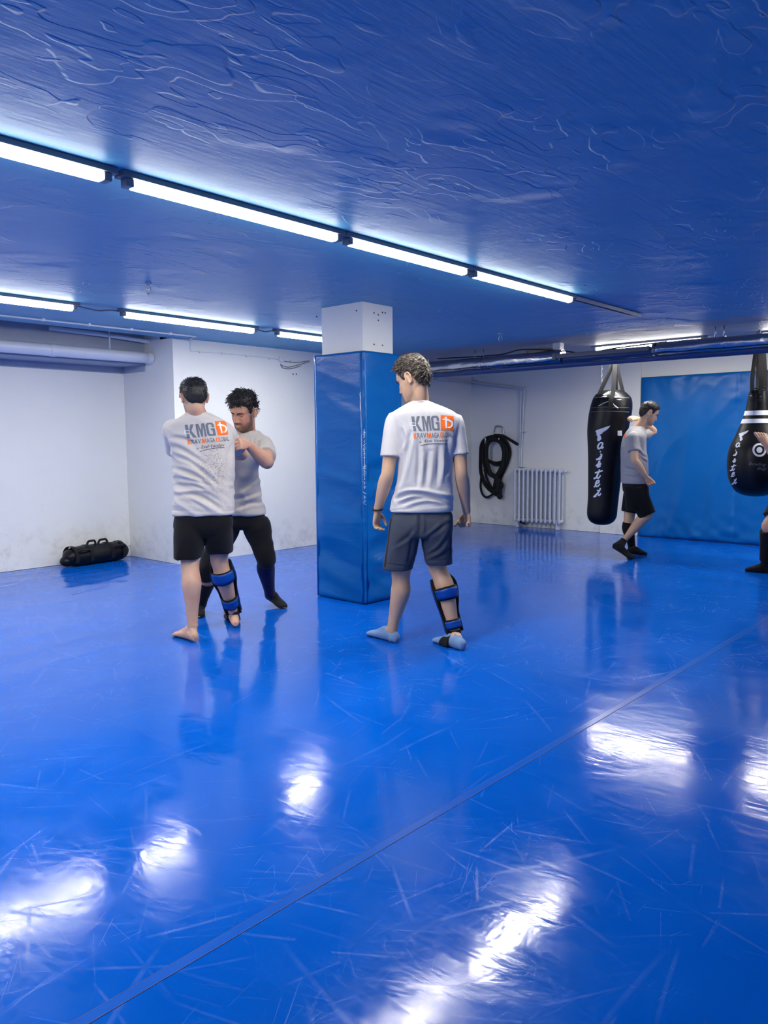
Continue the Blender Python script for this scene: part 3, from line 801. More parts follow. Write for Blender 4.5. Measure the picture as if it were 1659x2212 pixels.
MB().tube(spline([top+A(0, 0, .01), top+A(.0, 0, .06), A(top[0], top[1], ZC)], 6), .012, 8).build('hanging_hook', M['steel'], hb)
# crest at the top
Wd = M['print_white']
for pl in ([(1301.5, 853), (1315, 845.8), (1317.5, 847), (1309, 850.5), (1313, 852), (1306, 854)], [(1300, 857.5), (1304, 855.2), (1312, 854.5), (1310, 858)], [(1327, 856), (1333, 855.3), (1341, 857.5), (1336, 858.2), (1328, 858.5)], [(1331, 862.5), (1343, 862.8), (1338, 864.2)]):
    decal('crest_mark', [pl], Wd, hb, bv1, off=.003)
decal('crest_mark', stroke(spl2([(1318, 846), (1326, 846.5), (1332, 850), (1336, 855)]), 1.4), Wd, hb, bv1, off=.003)
decal('crest_mark', stroke(spl2([(1293, 877), (1305, 870.5), (1314, 867.5)]), 1.2), Wd, hb, bv1, off=.003)
decal('crest_mark', stroke(spl2([(1323, 869), (1327, 875), (1335, 881.5)]), [1.2]*7+[2.2]*6), Wd, hb, bv1, off=.003)
FT = {'a': ((262, 955), [[(303, 903), (262, 905), (228, 950), (232, 992), (262, 985), (292, 940)], [(308, 905), (285, 955), (290, 985), (314, 962)]]),
      'i': ((250, 1110), [[(255, 1036), (270, 1044)], [(262, 1078), (284, 1086), (262, 1125), (235, 1150), (255, 1158), (288, 1112)], [(200, 1164), (238, 1146)]]),
      'r': ((232, 1238), [[(196, 1262), (235, 1225), (250, 1190)], [(232, 1195), (256, 1192), (228, 1232), (270, 1224), (246, 1250), (218, 1280), (268, 1262)]]),
      't': ((230, 1385), [[(252, 1312), (230, 1375), (208, 1432), (236, 1444), (268, 1402)], [(180, 1368), (240, 1350), (300, 1332)], [(160, 1458), (208, 1436)]]),
      'e': ((212, 1532), [[(200, 1536), (240, 1512), (238, 1484), (208, 1498), (192, 1548), (214, 1578), (260, 1536)], [(165, 1584), (196, 1564)]]),
      'x': ((214, 1670), [[(212, 1630), (236, 1650), (226, 1690), (246, 1716), (272, 1678)], [(266, 1598), (232, 1668), (158, 1738)], [(158, 1738), (206, 1718)]])}
def glyph(ch, parent, bvh, pos=None, k=1., w=3.7):
    (cx_, cy_), st = FT[ch]
    X, Y = (1260+cx_/7.136, 830+cy_/7.136) if pos is None else pos
    polys = []
    for s in st:
        P = spl2([(X+(x-cx_)/7.136*k, Y+(y-cy_)/7.136*k) for x, y in s], 5)
        n_ = len(P); polys += stroke(P, [w*k*(.55+.45*math.sin(math.pi*(.12+.8*i/(n_-1)))) for i in range(n_)])
    decal('printed_letter', polys, Wd, parent, bvh, off=.003)
def fair_F(q, k=1.):
    return [[(q[0]+x*k, q[1]+y*k) for x, y in pl] for pl in (
        [(-1.5, 12.5), (0, 10.5), (30.5, 0), (27, 5.5), (25, 7.5), (20, 11.5), (12.5, 15.5), (15, 15.7), (10, 19), (7, 20.5), (9.5, 22.0), (11.5, 29), (7.5, 33), (4, 34.5), (1.8, 31.5), (3.2, 24.5), (0.2, 20.5), (3.5, 19.6), (3, 17), (0.5, 15.5)],)]
def decal_letter(ch, cx, cy, w, h, name, parent, bvh, mat, sh=.28, emb=.022):
    decal_text(name, ch, [(cx-w/2, cy-h/2), (cx+w/2, cy-h/2), (cx+w/2, cy+h/2), (cx-w/2, cy+h/2)], mat, parent, bvh, shear=sh, embolden=emb, off=.003)
decal('printed_letter', fair_F((1288, 919)), Wd, hb, bv1, off=.003)
for ch in 'airtex': glyph(ch, hb, bv1)

BD2 = 7.95
s2 = [(843, 1621, 1655), (846, 1620, 1656), (865, 1616.5, 1658), (887, 1612.5, 1660), (913, 1604, 1666), (939, 1593, 1675), (969, 1579.5, 1685), (999, 1575, 1688), (1028, 1576.5, 1686), (1050, 1584, 1678), (1062, 1593, 1668), (1069, 1606, 1655), (1072, 1622, 1640)]
c0 = at_d(1632, 990, BD2)
pb = thing('punch_bag', A(c0[0], c0[1], .6), 'black pear-shaped punch bag with two white stripes and a ring target', 'punch bag')
body2 = px_lathe(interp_secs(s2, 60), BD2, 44).build('bag_body', M['blackvinyl'], pb)
bv2 = bvh_of(body2)
S2 = interp_secs(s2, 60)
def band(y0, y1, name):
    ys = np.linspace(y0, y1, 5); a = np.array(S2)
    rows = [(y, np.interp(y, a[:, 0], a[:, 1])-.5, np.interp(y, a[:, 0], a[:, 2])+.5) for y in ys]
    rings = []
    for py, xl, xr in rows:
        c = at_d((xl+xr)/2, py, BD2); r = (xr-xl)/2/FPX*BD2
        rings.append([c+r*(math.cos(t)*RH+math.sin(t)*FH) for t in np.arange(44)*2*math.pi/44])
    MB().loft(rings, caps=False).build(name, M['print_white'], pb)
band(887.5, 897.5, 'white_stripe'); band(905, 914.5, 'white_stripe')
cx, cy = 1640.5, 972
circ = lambda r, n=28: [(cx+r*.98*math.cos(t), cy+r*.97*math.sin(t)) for t in np.arange(n)*2*math.pi/n]
ringpoly = lambda r0, r1, n=28: [[(cx+r*math.cos(t), cy+r*.97*math.sin(t)) for r, t in ((r0, a), (r1, a), (r1, a+2*math.pi/n), (r0, a+2*math.pi/n))] for a in np.arange(n)*2*math.pi/n]
decal('target_ring', ringpoly(10.8, 15.3), M['print_white'], pb, bv2)
decal('target_centre', [circ(6.6)], M['print_white'], pb, bv2)
decal('printed_letter', fair_F((1597, 929.5), .68), Wd, pb, bv2, off=.003)
for ch, x, y in (('a', 1594, 962), ('i', 1588.5, 979), ('r', 1586, 995), ('t', 1584, 1010), ('e', 1583.5, 1025), ('x', 1586, 1040)): glyph(ch, pb, bv2, (x, y), .68)
decal_text('script_lettering', 'Bowling', [(1617, 998), (1655, 1000), (1655, 1009), (1617, 1007)], M['print_ghost'], pb, bv2, shear=.4)
decal_text('script_lettering', 'Bag', [(1635, 1009), (1656, 1009.5), (1656, 1017), (1635, 1016.5)], M['print_ghost'], pb, bv2, shear=.4)
top2 = at_d(1639, 764, BD2)
for xa, ya, dd, xt, ddt in ((1625, 842, -.03, 1632, -.02), (1643, 845, -.10, 1642, -.05), (1653, 842, 0., 1650, .0), (1636, 842, .09, 1638, .03)):
    p = at_d(xa, ya+6, BD2+dd); tt_ = at_d(xt, 764, BD2+ddt)
    P = spline([tt_+A(0, 0, .05), tt_, at_d((xa*2+xt)/3-(2 if xa < 1630 else -1), 815, BD2+dd), p], 6)
    mb = MB(); rr = []
    for i, q in enumerate(P):
        tdir = unit(P[min(i+1, len(P)-1)]-P[max(i-1, 0)]); sidev = unit(np.cross(tdir, FH)); nv = np.cross(sidev, tdir)
        rr.append([q+sidev*a*.021+nv*b*.003 for a, b in ((-1, -1), (1, -1), (1, 1), (-1, 1))])
    mb.loft(rr).build('hanging_strap', M['blacknylon'], pb, smooth='auto')
for x, y in ((1622.5, 856), (1642.5, 857)):
    decal('buckle_patch', [[(x-5, y-10), (x+5, y-10), (x+5.4, y+8), (x+3, y+11), (x-3, y+11), (x-5.4, y+8)]], M['blacknylon'], pb, bv2, off=.004)
    decal('rivet', [[(x+2.2*math.cos(t), y-1+1.3*math.sin(t)) for t in np.arange(8)*math.pi/4]], M['steel'], pb, bv2, off=.006)
for x, y, dd in ((1633, 842, -.08), (1649, 840, -.09)):
    c = at_d(x, y, BD2+dd)
    MB().tube([c+RH*.024*math.cos(a)+ZU*.018*math.sin(a) for a in np.linspace(0, 2*math.pi, 14)[:-1]], .006, 6, close=True).build('hanging_ring', M['blacknylon'], pb)
MB().tube([top2+A(0, 0, .03), A(top2[0], top2[1], ZC)], .012, 8).build('hanging_hook', M['steel'], pb)
# small hanging chain beside the long bag
ch0 = at_d(1300, 790, 9.5)
tch = thing('hanging_chain', A(ch0[0], ch0[1], ZC), 'thin steel chain hanging beside the long punch bag straps', 'chain')
z = ZC; i = 0; bot = at_d(1299, 835, 9.5)[2]
while z > bot:
    e = RH if i % 2 else FH; c = A(ch0[0], ch0[1], z-.018)
    MB().tube([c+e*.009*math.cos(a)+ZU*.020*math.sin(a) for a in np.linspace(0, 2*math.pi, 10)[:-1]], .003, 5, close=True).build('chain_link', M['steel'], tch)
    z -= .032; i += 1
# ------------------------------------------------------------------ people: tools
def remesh(mb, voxel, it=3, fac=.5):
    me = mb.mesh('blank'); ob = bpy.data.objects.new('blank', me); COL.objects.link(ob)
    r = ob.modifiers.new('r', 'REMESH'); r.mode = 'VOXEL'; r.voxel_size = voxel
    if it:
        s = ob.modifiers.new('s', 'SMOOTH'); s.factor = fac; s.iterations = it
    dg = bpy.context.evaluated_depsgraph_get(); me2 = bpy.data.meshes.new_from_object(ob.evaluated_get(dg))
    bpy.data.objects.remove(ob); bpy.data.meshes.remove(me)
    return me2
def verts_of(me):
    a = np.empty(len(me.vertices)*3, np.float32); me.vertices.foreach_get('co', a); return a.reshape(-1, 3).astype(float)
def normals_of(me):
    a = np.empty(len(me.vertices)*3, np.float32); me.vertices.foreach_get('normal', a); return a.reshape(-1, 3).astype(float)
def set_verts(me, V): me.vertices.foreach_set('co', V.astype(np.float32).ravel()); me.update()
def finish(name, me, mat, parent, org):
    V = verts_of(me)-np.asarray(org, float); set_verts(me, V); me.name = name
    return link(name, me, mat, parent, np.asarray(org, float), True)
def set_attr(me, name, vals):
    at = me.attributes.new(name, 'FLOAT', 'POINT'); at.data.foreach_set('value', np.asarray(vals, np.float32))
def sst(x, a, b):
    t = np.clip((np.asarray(x, float)-a)/(b-a), 0, 1); return t*t*(3-2*t)

def sec_loft(mb, secs, yaw=0., ex=2.4, n=40, scale=1., tilt=0.):
    """horizontal rings from (py, x_left, x_right, depth, half_depth) seen in the photograph"""
    rings = []; t = np.arange(n)*2*math.pi/n
    c_, s_ = np.cos(t), np.sin(t)
    cc = np.sign(c_)*np.abs(c_)**(2/ex); ss = np.sign(s_)*np.abs(s_)**(2/ex)
    Rv = RH*math.cos(yaw)+FH*math.sin(yaw); Fv = FH*math.cos(yaw)-RH*math.sin(yaw)
    for py, xl, xr, dep, b in secs:
        c = at_d((xl+xr)/2, py, dep); w = (xr-xl)/2/FPX*dep
        a = math.sqrt(max(w*w-(b*math.sin(yaw))**2, (.3*w)**2))/math.cos(yaw)
        rings.append(c + (a*cc[:, None]*Rv + b*ss[:, None]*Fv)*scale)
    return mb.loft(rings)
def smooth_secs(secs, per=4):
    return [tuple(r) for r in _spn(np.array(secs, float), per)]
def _spn(P, per):
    out = []; m = len(P)
    for i in range(m-1):
        p0, p1, p2, p3 = P[max(i-1, 0)], P[i], P[i+1], P[min(i+2, m-1)]
        for t in np.arange(per)/per: out.append(.5*((2*p1)+(-p0+p2)*t+(2*p0-5*p1+4*p2-p3)*t*t+(-p0+3*p1-3*p2+p3)*t**3))
    out.append(P[-1]); return np.array(out)

def limb(mb, pts, rad, n=20, flat=1., ref=None):
    P = np.array([list(p)+[r] for p, r in zip(pts, rad)], float)
    S = _spn(P, 5); mb.tube(S[:, :3], np.maximum(S[:, 3], .004), n, ref=ref, flat=flat); return S
def arm(mb, sh, el, wr, k=1.):
    sh, el, wr = A(*sh), A(*el), A(*wr); L = lambda a, b, t: a*(1-t)+b*t
    pts = [sh, L(sh, el, .35), L(sh, el, .75), el, L(el, wr, .18), L(el, wr, .45), L(el, wr, .8), wr]
    return limb(mb, pts, [x*k for x in (.050, .050, .044, .041, .045, .041, .030, .0265)])
def leg(mb, hip, kn, an, front, k=1.):
    hip, kn, an, f = A(*hip), A(*kn), A(*an), unit(front); L = lambda a, b, t: a*(1-t)+b*t
    pts = [hip, L(hip, kn, .4), L(hip, kn, .8), kn+f*.004, L(kn, an, .12)-f*.006, L(kn, an, .30)-f*.017, L(kn, an, .55)-f*.010, L(kn, an, .82)-f*.002, an]
    S = limb(mb, pts, [x*k for x in (.068, .074, .060, .056, .053, .0585, .047, .035, .033)], 24)
    mb.ellipsoid(kn+f*.022*k, [np.cross(f, ZU)*.034*k, f*.034*k, ZU*.042*k], 12, 8)
    return S[15:]         # knee to ankle centre line with radius
def leg_at(S, t):
    i = np.clip(t, 0, 1)*(len(S)-1); a = int(min(math.floor(i), len(S)-2)); q = i-a
    p = S[a]*(1-q)+S[a+1]*q; return p[:3], p[3]
def foot(mb, an, heel, toe, k=1., grow=0., toes=False, W_=1., sole=None):
    an, heel, toe = A(*an), A(*heel), A(*toe)
    d = toe-heel; L = np.linalg.norm(d); d = unit(d)
    s = unit(np.cross(d, ZU)); u = np.cross(s, d)
    g = grow
    prof = [(-.02, .018, .016), (.03, .028, .028), (.16, .034, .040), (.32, .034, .038), (.50, .036, .030), (.66, .042, .023), (.80, .045, .018), (.92, .040, .013), (1.0, .024, .009)]
    if toes: prof = prof[:-2]+[(.86, .042, .015)]
    rings = []; t = np.arange(20)*2*math.pi/20
    for q, w, h in prof:
        w = w*k*W_+g; h = h*k+g
        c = heel+d*(q*L)+u*(h-g*.6)
        rings.append(c+w*np.cos(t)[:, None]*s+h*np.sin(t)[:, None]*u)
    mb.loft(rings)
    top = heel+d*(.27*L)+u*(.055*k)
    mb.tube(spline([an+unit(an-top)*.02, an, top, heel+d*.22*L+u*.035], 4), [.033*k+g]*13, 16)
    mb.ellipsoid(heel+d*.07*L+u*(.034*k), [s*(.028*k+g), d*(.032*k+g), u*(.034*k+g)], 14, 10)
    mb.tube([an, heel+d*.09*L+u*.045*k], [.029*k+g, .026*k+g], 14)
    mb.tube(spline([an+d*.006, heel+d*.36*L+u*.062*k, heel+d*.56*L+u*.040*k, heel+d*.72*L+u*.024*k], 4), np.linspace(.028, .020, 13)*k+g, 14)
    if toes:
        for i, (o, l, r) in enumerate(((.033, 1.02, .0125), (.013, 1.0, .0095), (-.005, .965, .009), (-.021, .93, .0085), (-.035, .885, .008))):
            sgn = toes
            b = heel+d*(.80*L)+s*o*sgn*k+u*r*1.1; e = heel+d*(l*L)+s*o*1.08*sgn*k+u*r
            mb.tube([b, b*.5+e*.5+u*.004, e-d*.004, e+d*.003], [r*1.05, r*.95, r, r*.55], 10)
def hand(mb, wr, d, thumb, curl=(.3, .45, .4), k=1., spread=.0, tcurl=.35, nflip=1., thumb_out=.7):
    """thumb = direction of the thumb side; palm normal = d x thumb * nflip"""
    wr, d = A(*wr), unit(d); s = unit(A(*thumb)-d*(A(*thumb) @ d)); n = unit(np.cross(d, s))*nflip
    L = .088*k; t = np.arange(16)*2*math.pi/16; rings = []
    for q, w, h in ((-.12, .024, .019), (.1, .027, .0185), (.4, .036, .0175), (.75, .041, .015), (.98, .039, .0115), (1.06, .034, .008)):
        rings.append(wr+d*q*L+k*(w*np.cos(t)[:, None]*s+h*np.sin(t)[:, None]*n))
    mb.loft(rings)
    for i, (o, l) in enumerate(((.0305, .070), (.0105, .079), (-.0100, .073), (-.0295, .057))):
        c = wr+d*L*.95+s*o*k; ang = 0.; dd = unit(d+s*spread*(o/.03)); pts = [c-dd*.012, c]
        for bnd, fr in zip(curl, (.44, .31, .25)):
            ang += bnd*(1+.12*i); v = math.cos(ang)*dd+math.sin(ang)*n; c = c+v*l*fr*k; pts.append(c)
        mb.tube(pts+[pts[-1]+v*.003], np.array([.0098, .0096, .0090, .0083, .0072, .0040])*k, 10)
    b = wr+d*.020*k+s*.020*k+n*.004; v1 = unit(d*.62+s*thumb_out+n*.30); v2 = unit(d*.9+s*.25+n*tcurl); v3 = unit(d*.9+s*.0+n*(tcurl+.2))
    p1 = b+v1*.044*k; p2 = p1+v2*.032*k; p3 = p2+v3*.026*k
    mb.tube([b, p1, p2, p3, p3+v3*.003], np.array([.0155, .0118, .0102, .0088, .005])*k, 10)

# ---- head
HZ = np.array([-.120, -.114, -.104, -.090, -.070, -.045, -.02, .005, .03, .065, .088, .104, .114, .119, .121])
HF = np.array([.062, .078, .089, .092, .092, .092, .091, .090, .096, .088, .072, .050, .030, .014, .004])
HB = np.array([.030, .010, -.012, -.035, -.060, -.078, -.092, -.101, -.105, -.097, -.080, -.056, -.036, -.018, -.006])
HW = np.array([.018, .031, .043, .053, .060, .065, .070, .073, .0755, .073, .062, .046, .031, .016, .005])
def hprof(z): return np.interp(z, HZ, HF), np.interp(z, HZ, HB), np.interp(z, HZ, HW)
def g2(x, z, x0, z0, sx, sz): return np.exp(-((x-x0)/sx)**2-((z-z0)/sz)**2)
def face_dy(x, z):
    ax = np.abs(x)
    nose = .026*np.exp(-(x/.0105)**2)*np.clip(np.interp(z, [-.052, -.046, -.038, -.02, .0, .015, .025], [0, .45, 1, .72, .40, .16, 0]), 0, 1)
    nose += .010*g2(ax, z, .012, -.041, .007, .007)
    eye = -.013*g2(ax, z, .031, .004, .015, .010) + .006*g2(ax, z, .031, .002, .010, .006)
    brow = .006*g2(ax, z, .028, .021, .024, .007)
    cheek = .006*g2(ax, z, .040, -.022, .018, .016)
    lips = .006*g2(x, z, 0, -.0655, .020, .005)+.007*g2(x, z, 0, -.0765, .018, .0055)-.004*g2(x, z, 0, -.0705, .022, .0022)
    chin = .007*g2(x, z, 0, -.103, .018, .012)-.004*g2(x, z, 0, -.089, .02, .006)
    return nose+eye+brow+cheek+lips+chin
class HeadFrame:
    def __init__(s, c, f, u, k=1.):
        s.c = A(*c); s.f = unit(f); s.u = unit(A(*u)-s.f*(A(*u) @ s.f)); s.r = np.cross(s.f, s.u); s.k = k
    def w(s, p): p = np.asarray(p, float); return s.c+s.k*(p[..., 0:1]*s.r+p[..., 1:2]*s.f+p[..., 2:3]*s.u)
    def loc(s, P): q = (np.asarray(P, float)-s.c)/s.k; return np.stack([q @ s.r, q @ s.f, q @ s.u], -1)
def head_surf(z, a, ex=2.25):
    f, b, w = hprof(z); yc, hd = (f+b)/2, (f-b)/2
    c, s = np.cos(a), np.sin(a)
    return np.stack([w*np.sign(c)*np.abs(c)**(2/ex), yc+hd*np.sign(s)*np.abs(s)**(2/ex), np.broadcast_to(z, np.shape(c))], -1)
def face_pt(x, z):
    f, b, w = hprof(z); yc, hd = (f+b)/2, (f-b)/2
    return A(x, yc+hd*max(0, 1-(abs(x)/w)**2.25)**(1/2.25)+face_dy(x, z), z)
def head(mb, hf):
    zs = np.concatenate([np.linspace(-.120, .09, 64), np.linspace(.094, .121, 10)]); a = np.arange(72)*2*math.pi/72
    rings = []
    for z in zs:
        p = head_surf(np.float64(z), a)
        fr = sst(np.sin(a), .05, .45)
        p[:, 1] += face_dy(p[:, 0], z)*fr
        rings.append(hf.w(p))
    mb.loft(rings)
    for sg in (-1, 1):       # ears
        c = A(sg*.0745, -.008, -.006); e1 = A(sg*.40, -.55, .0)*.036; 
        ring = []
        for t in np.linspace(0, 2*math.pi, 20)[:-1]:
            ring.append(c+A(sg*(.010+.007*math.sin(t+.6)), -.010-.015*math.cos(t)*1.0, .031*math.sin(t)*(1.0 if math.sin(t) > 0 else .95)))
        mb.tube(hf.w(np.array(ring)), .0046*hf.k, 8, close=True)
        mb.ellipsoid(hf.w(c+A(sg*.004, -.008, 0)), [hf.r*.006*hf.k*sg, hf.f*.016*hf.k, hf.u*.029*hf.k], 12, 8)
        mb.ellipsoid(hf.w(c+A(sg*.004, -.002, -.024)), [hf.r*.006*hf.k, hf.f*.009*hf.k, hf.u*.011*hf.k], 10, 6)
HLY = [-.12, -.06, -.045, -.033, -.02, .010, .018, .030, .042, .055, .075, .12]
HLZ = [-.082, -.078, -.045, .0, .030, .026, -.012, -.008, .030, .052, .064, .070]
def hair(hf, name, mat, parent, org, side=.010, top=.020, rough=.004, clumps=240, clen=(.012, .026), flow=A(0, -1, -.2), seed=1, lift=.25, hair_z=HLZ, fringe=0, rad=(.0012, .0026), mess=.16):
    rnd = random.Random(seed)
    zs = np.concatenate([np.linspace(-.075, .09, 60), np.linspace(.093, .121, 14)]); a = np.arange(90)*2*math.pi/90
    V = []; Dm = []
    for z in zs:
        p = head_surf(np.float64(z), a); zl = np.interp(p[:, 1], HLY, hair_z); d = z-zl
        th = (side+(top-side)*sst(z, .03, .10))
        m = sst(d, -.004, .028)
        nr = p-A(0, -.01, -.01); nr /= np.linalg.norm(nr, axis=1)[:, None]
        q = []
        for i in range(len(a)):
            st = mnoise.noise(Vector((p[i, 0]*70+seed, p[i, 1]*22, p[i, 2]*45)))*rough+mnoise.noise(Vector((p[i, 0]*25, p[i, 1]*20+seed, p[i, 2]*25)))*rough*1.2
            q.append(p[i]+nr[i]*(-.004+(th[()]+.004 if np.isscalar(th) else th+.004)*m[i]+st*m[i]))
        V.append(q); Dm.append(d)
    V = np.array(V); Dm = np.array(Dm); n = len(a); m_ = len(zs)
    mb = MB(); keep = Dm > -.010; F = []
    for i in range(m_-1):
        for j in range(n):
            k = (j+1) % n
            if keep[i, j] or keep[i+1, j] or keep[i, k] or keep[i+1, k]: F.append((i*n+j, i*n+k, (i+1)*n+k, (i+1)*n+j))
    F.append(tuple((m_-1)*n+j for j in range(n)))
    mb.add(hf.w(V.reshape(-1, 3)), F)
    cand = np.argwhere(Dm > .022)
    wts = [zs[i] for i, j in cand]
    for _ in range(clumps):
        i, j = cand[rnd.randrange(len(cand))]
        if rnd.random() > .35+.65*float(sst(zs[i], -.01, .07)): continue
        p = V[i, j]; nr = unit(p-A(0, -.01, -.01)); fl_ = flow(p) if callable(flow) else flow
        tg = fl_-nr*(fl_ @ nr); tg = unit(tg+A(rnd.gauss(0, mess), rnd.gauss(0, mess), rnd.gauss(0, mess)))
        L = rnd.uniform(*clen); r = rnd.uniform(*rad)
        pts = [p-nr*.005, p+nr*L*(.12+lift*.4)+tg*L*.35, p+nr*L*(.10+lift)+tg*L*.75, p+nr*L*(.02+lift*1.1)+tg*L*1.05]
        mb.tube(hf.w(np.array(pts)), np.array([r, r*.95, r*.65, r*.12])*hf.k, 5)
    for q in range(fringe):
        x = rnd.uniform(-.045, .05); p = A(x, face_pt(x, .075)[1]+.010, .082)
        L = rnd.uniform(.02, .034); e = face_pt(x+rnd.uniform(-.008, .008), .082-L)
        mb.tube(hf.w(np.array([p, (p+e)/2+A(0, .010, .004), e+A(0, .003, 0)])), np.array([.005, .004, .0006])*hf.k, 5)
    o = mb.build(name, mat, parent)
    return o
def face_parts(hf, parent, browmat, eyemat, lid=True):
    for sg in (-1, 1):
        P = [face_pt(sg*x, z)+A(0, .0010, 0) for x, z in ((.012, .017), (.022, .0215), (.034, .0235), (.046, .019))]
        MB().tube(hf.w(spline(P, 4)), np.interp(np.linspace(0, 1, 13), [0, .3, 1], [.0042, .0048, .0016])*hf.k, 7).build('eyebrow', browmat, parent)
        P = [face_pt(sg*x, z)+A(0, .0008, 0) for x, z in ((.020, -.0015), (.026, -.0035), (.034, -.0035), (.043, .0005))]
        MB().tube(hf.w(spline(P, 4)), np.interp(np.linspace(0, 1, 13), [0, .5, 1], [.0012, .0026, .0012])*hf.k, 7).build('eyelash', eyemat, parent)

# ---- worn things
def sheet(mb, fn, na, nt, thick):
    """solid shell: fn(a,t) -> (point, outward normal)"""
    O = []; I = []
    for i in range(na):
        for j in range(nt):
            p, n_ = fn(i/(na-1), j/(nt-1)); O.append(p+n_*thick); I.append(p)
    N = na*nt; F = []
    for i in range(na-1):
        for j in range(nt-1):
            a, b, c, d = i*nt+j, (i+1)*nt+j, (i+1)*nt+j+1, i*nt+j+1
            F.append((a, b, c, d)); F.append((N+d, N+c, N+b, N+a))
    for j in range(nt-1):
        F.append((j, j+1, N+j+1, N+j)); a = (na-1)*nt; F.append((a+j+1, a+j, N+a+j, N+a+j+1))
    for i in range(na-1):
        F.append(((i+1)*nt, i*nt, N+i*nt, N+(i+1)*nt)); F.append((i*nt+nt-1, (i+1)*nt+nt-1, N+(i+1)*nt+nt-1, N+i*nt+nt-1))
    return mb.add(O+I, F)
def leg_frame(S, t, front):
    p, r = leg_at(S, t); q, _ = leg_at(S, min(1, t+.03)); q0, _ = leg_at(S, max(0, t-.03))
    ax = unit(q-q0); f = unit(A(*front)-ax*(A(*front) @ ax)); s = np.cross(ax, f)
    return p, r, ax, f, s
def leg_wrap(mb, S, front, t0, t1, a0, a1, off, thick, na=22, nt=14, shape=None):
    def fn(a, t):
        tt = t0+(t1-t0)*t; p, r, ax, f, s = leg_frame(S, tt, front)
        lo, hi = a0, a1
        if shape: k = shape(t); lo, hi = a0*k, a1*k
        an = lo+(hi-lo)*a; n_ = math.cos(an)*f+math.sin(an)*s
        return p+n_*(r+off), n_
    return sheet(mb, fn, na, nt, thick)
def shin_guard(parent, S, front, m_main, m_trim, m_strap, top=.08, bot=1.0, straps=((.40, .52), (.82, .93)), an=None, heel=None, toe=None, label=None, k=1., tilt=0.):
    g = leg_wrap(MB(), S, front, top, bot, -1.75, 1.75, .004, .017, 26, 22, lambda t: .62+.38*math.sin(min(1, t*3.2)*math.pi/2)-.22*math.exp(-((t-.62)/.13)**2)).build('shin_guard', m_trim, parent)
    if label: g['label'] = label
    leg_wrap(MB(), S, front, top+.07, bot-.05, -1.45, 1.45, .0205, .007, 22, 20, lambda t: .70+.30*math.sin(min(1, t*3)*math.pi/2)-.26*math.exp(-((t-.60)/.15)**2)).build('guard_pad', m_main, g)
    for t0, t1 in straps:
        leg_wrap(MB(), S, front, t0-.022, t1+.022, 1.35, 2*math.pi-1.35, .006, .005, 26, 5).build('strap_binding', m_trim, g)
        leg_wrap(MB(), S, front, t0, t1, 1.45, 2*math.pi-1.25, .011, .005, 26, 5).build('strap', m_strap, g)
    if heel is not None:
        heel, toe, an = A(*heel), A(*toe), A(*an); d = toe-heel; L = np.linalg.norm(d); d = unit(d); s = unit(np.cross(d, ZU)); u = np.cross(s, d)
        def instep(a, t):
            q = .34+.30*t; w = np.interp(q, [.3, .5, .66, .82], [.040, .040, .046, .050])*k; h = np.interp(q, [.3, .5, .66, .82], [.080, .058, .042, .032])*k
            th = math.pi*(.04+.92*a); n_ = unit(math.cos(th)*s+math.sin(th)*u)
            return heel+d*q*L+w*math.cos(th)*s+h*math.sin(th)*u, n_
        sheet(MB(), instep, 16, 10, .012).build('instep_pad', m_trim, g)
        # elastic round the heel and under the arch
        P = [an+u*.012-d*.040*k, an+s*.040*k+u*.004, an+d*.042*k+u*.006, an-s*.040*k+u*.004]
        mb = MB(); Q = spline(P, 8, True); rr = []
        for i, q in enumerate(Q):
            o_ = unit((q-an)-u*((q-an) @ u)); rr.append([q+o_*b+u*a for a, b in ((-.011, -.002), (-.011, .003), (.011, .003), (.011, -.002))])
        mb.loft(rr, close=True).build('ankle_strap', m_trim, g, smooth='auto')
        P = [heel+d*.48*L+s*.045*k+u*.03, heel+d*.50*L+s*.040*k+u*.004, heel+d*.50*L+u*.0005, heel+d*.50*L-s*.040*k+u*.004, heel+d*.48*L-s*.045*k+u*.03]
        mb = MB(); rr = [[q+d*a+u*b for a, b in ((-.013, 0), (-.013, .004), (.013, .004), (.013, 0))] for q in spline(P, 5)]
        mb.loft(rr).build('arch_strap', m_trim, g, smooth='auto')
    return g

def cloth(name, mb, mat, parent, voxel=.007, wr=None, it=4, attr=None):
    me = remesh(mb, voxel, it); V = verts_of(me); N = normals_of(me)
    if wr is not None:
        V = V+N*wr(V, N)[:, None]
        set_verts(me, V)
    if attr: set_attr(me, attr[0], attr[1](V, N))
    return finish(name, me, mat, parent, parent_origin(parent))
def noise_arr(V, sc, rot=None, off=0.):
    X = V @ (np.asarray(rot).T if rot is not None else np.eye(3)); X = X*np.asarray(sc)+off
    return np.array([mnoise.noise(Vector(x)) for x in X])
def cam_frame(V, c=A(0, 0, 0)):
    q = V-c; return np.stack([q @ RH, q @ FH, q[:, 2]], -1)
def folds(V, ang, freq, stretch=.25, off=0., c=A(0, 0, 0)):
    """ridged fold pattern running at angle ang (in the picture plane, from horizontal)"""
    X = cam_frame(V, c); ca, sa = math.cos(ang), math.sin(ang)
    along = X[:, 0]*ca+X[:, 2]*sa; across = -X[:, 0]*sa+X[:, 2]*ca
    P = np.stack([along*freq*stretch, X[:, 1]*freq*.5, across*freq], -1)+off
    n_ = np.array([mnoise.noise(Vector(p)) for p in P])
    return 1-np.abs(n_)*2.6
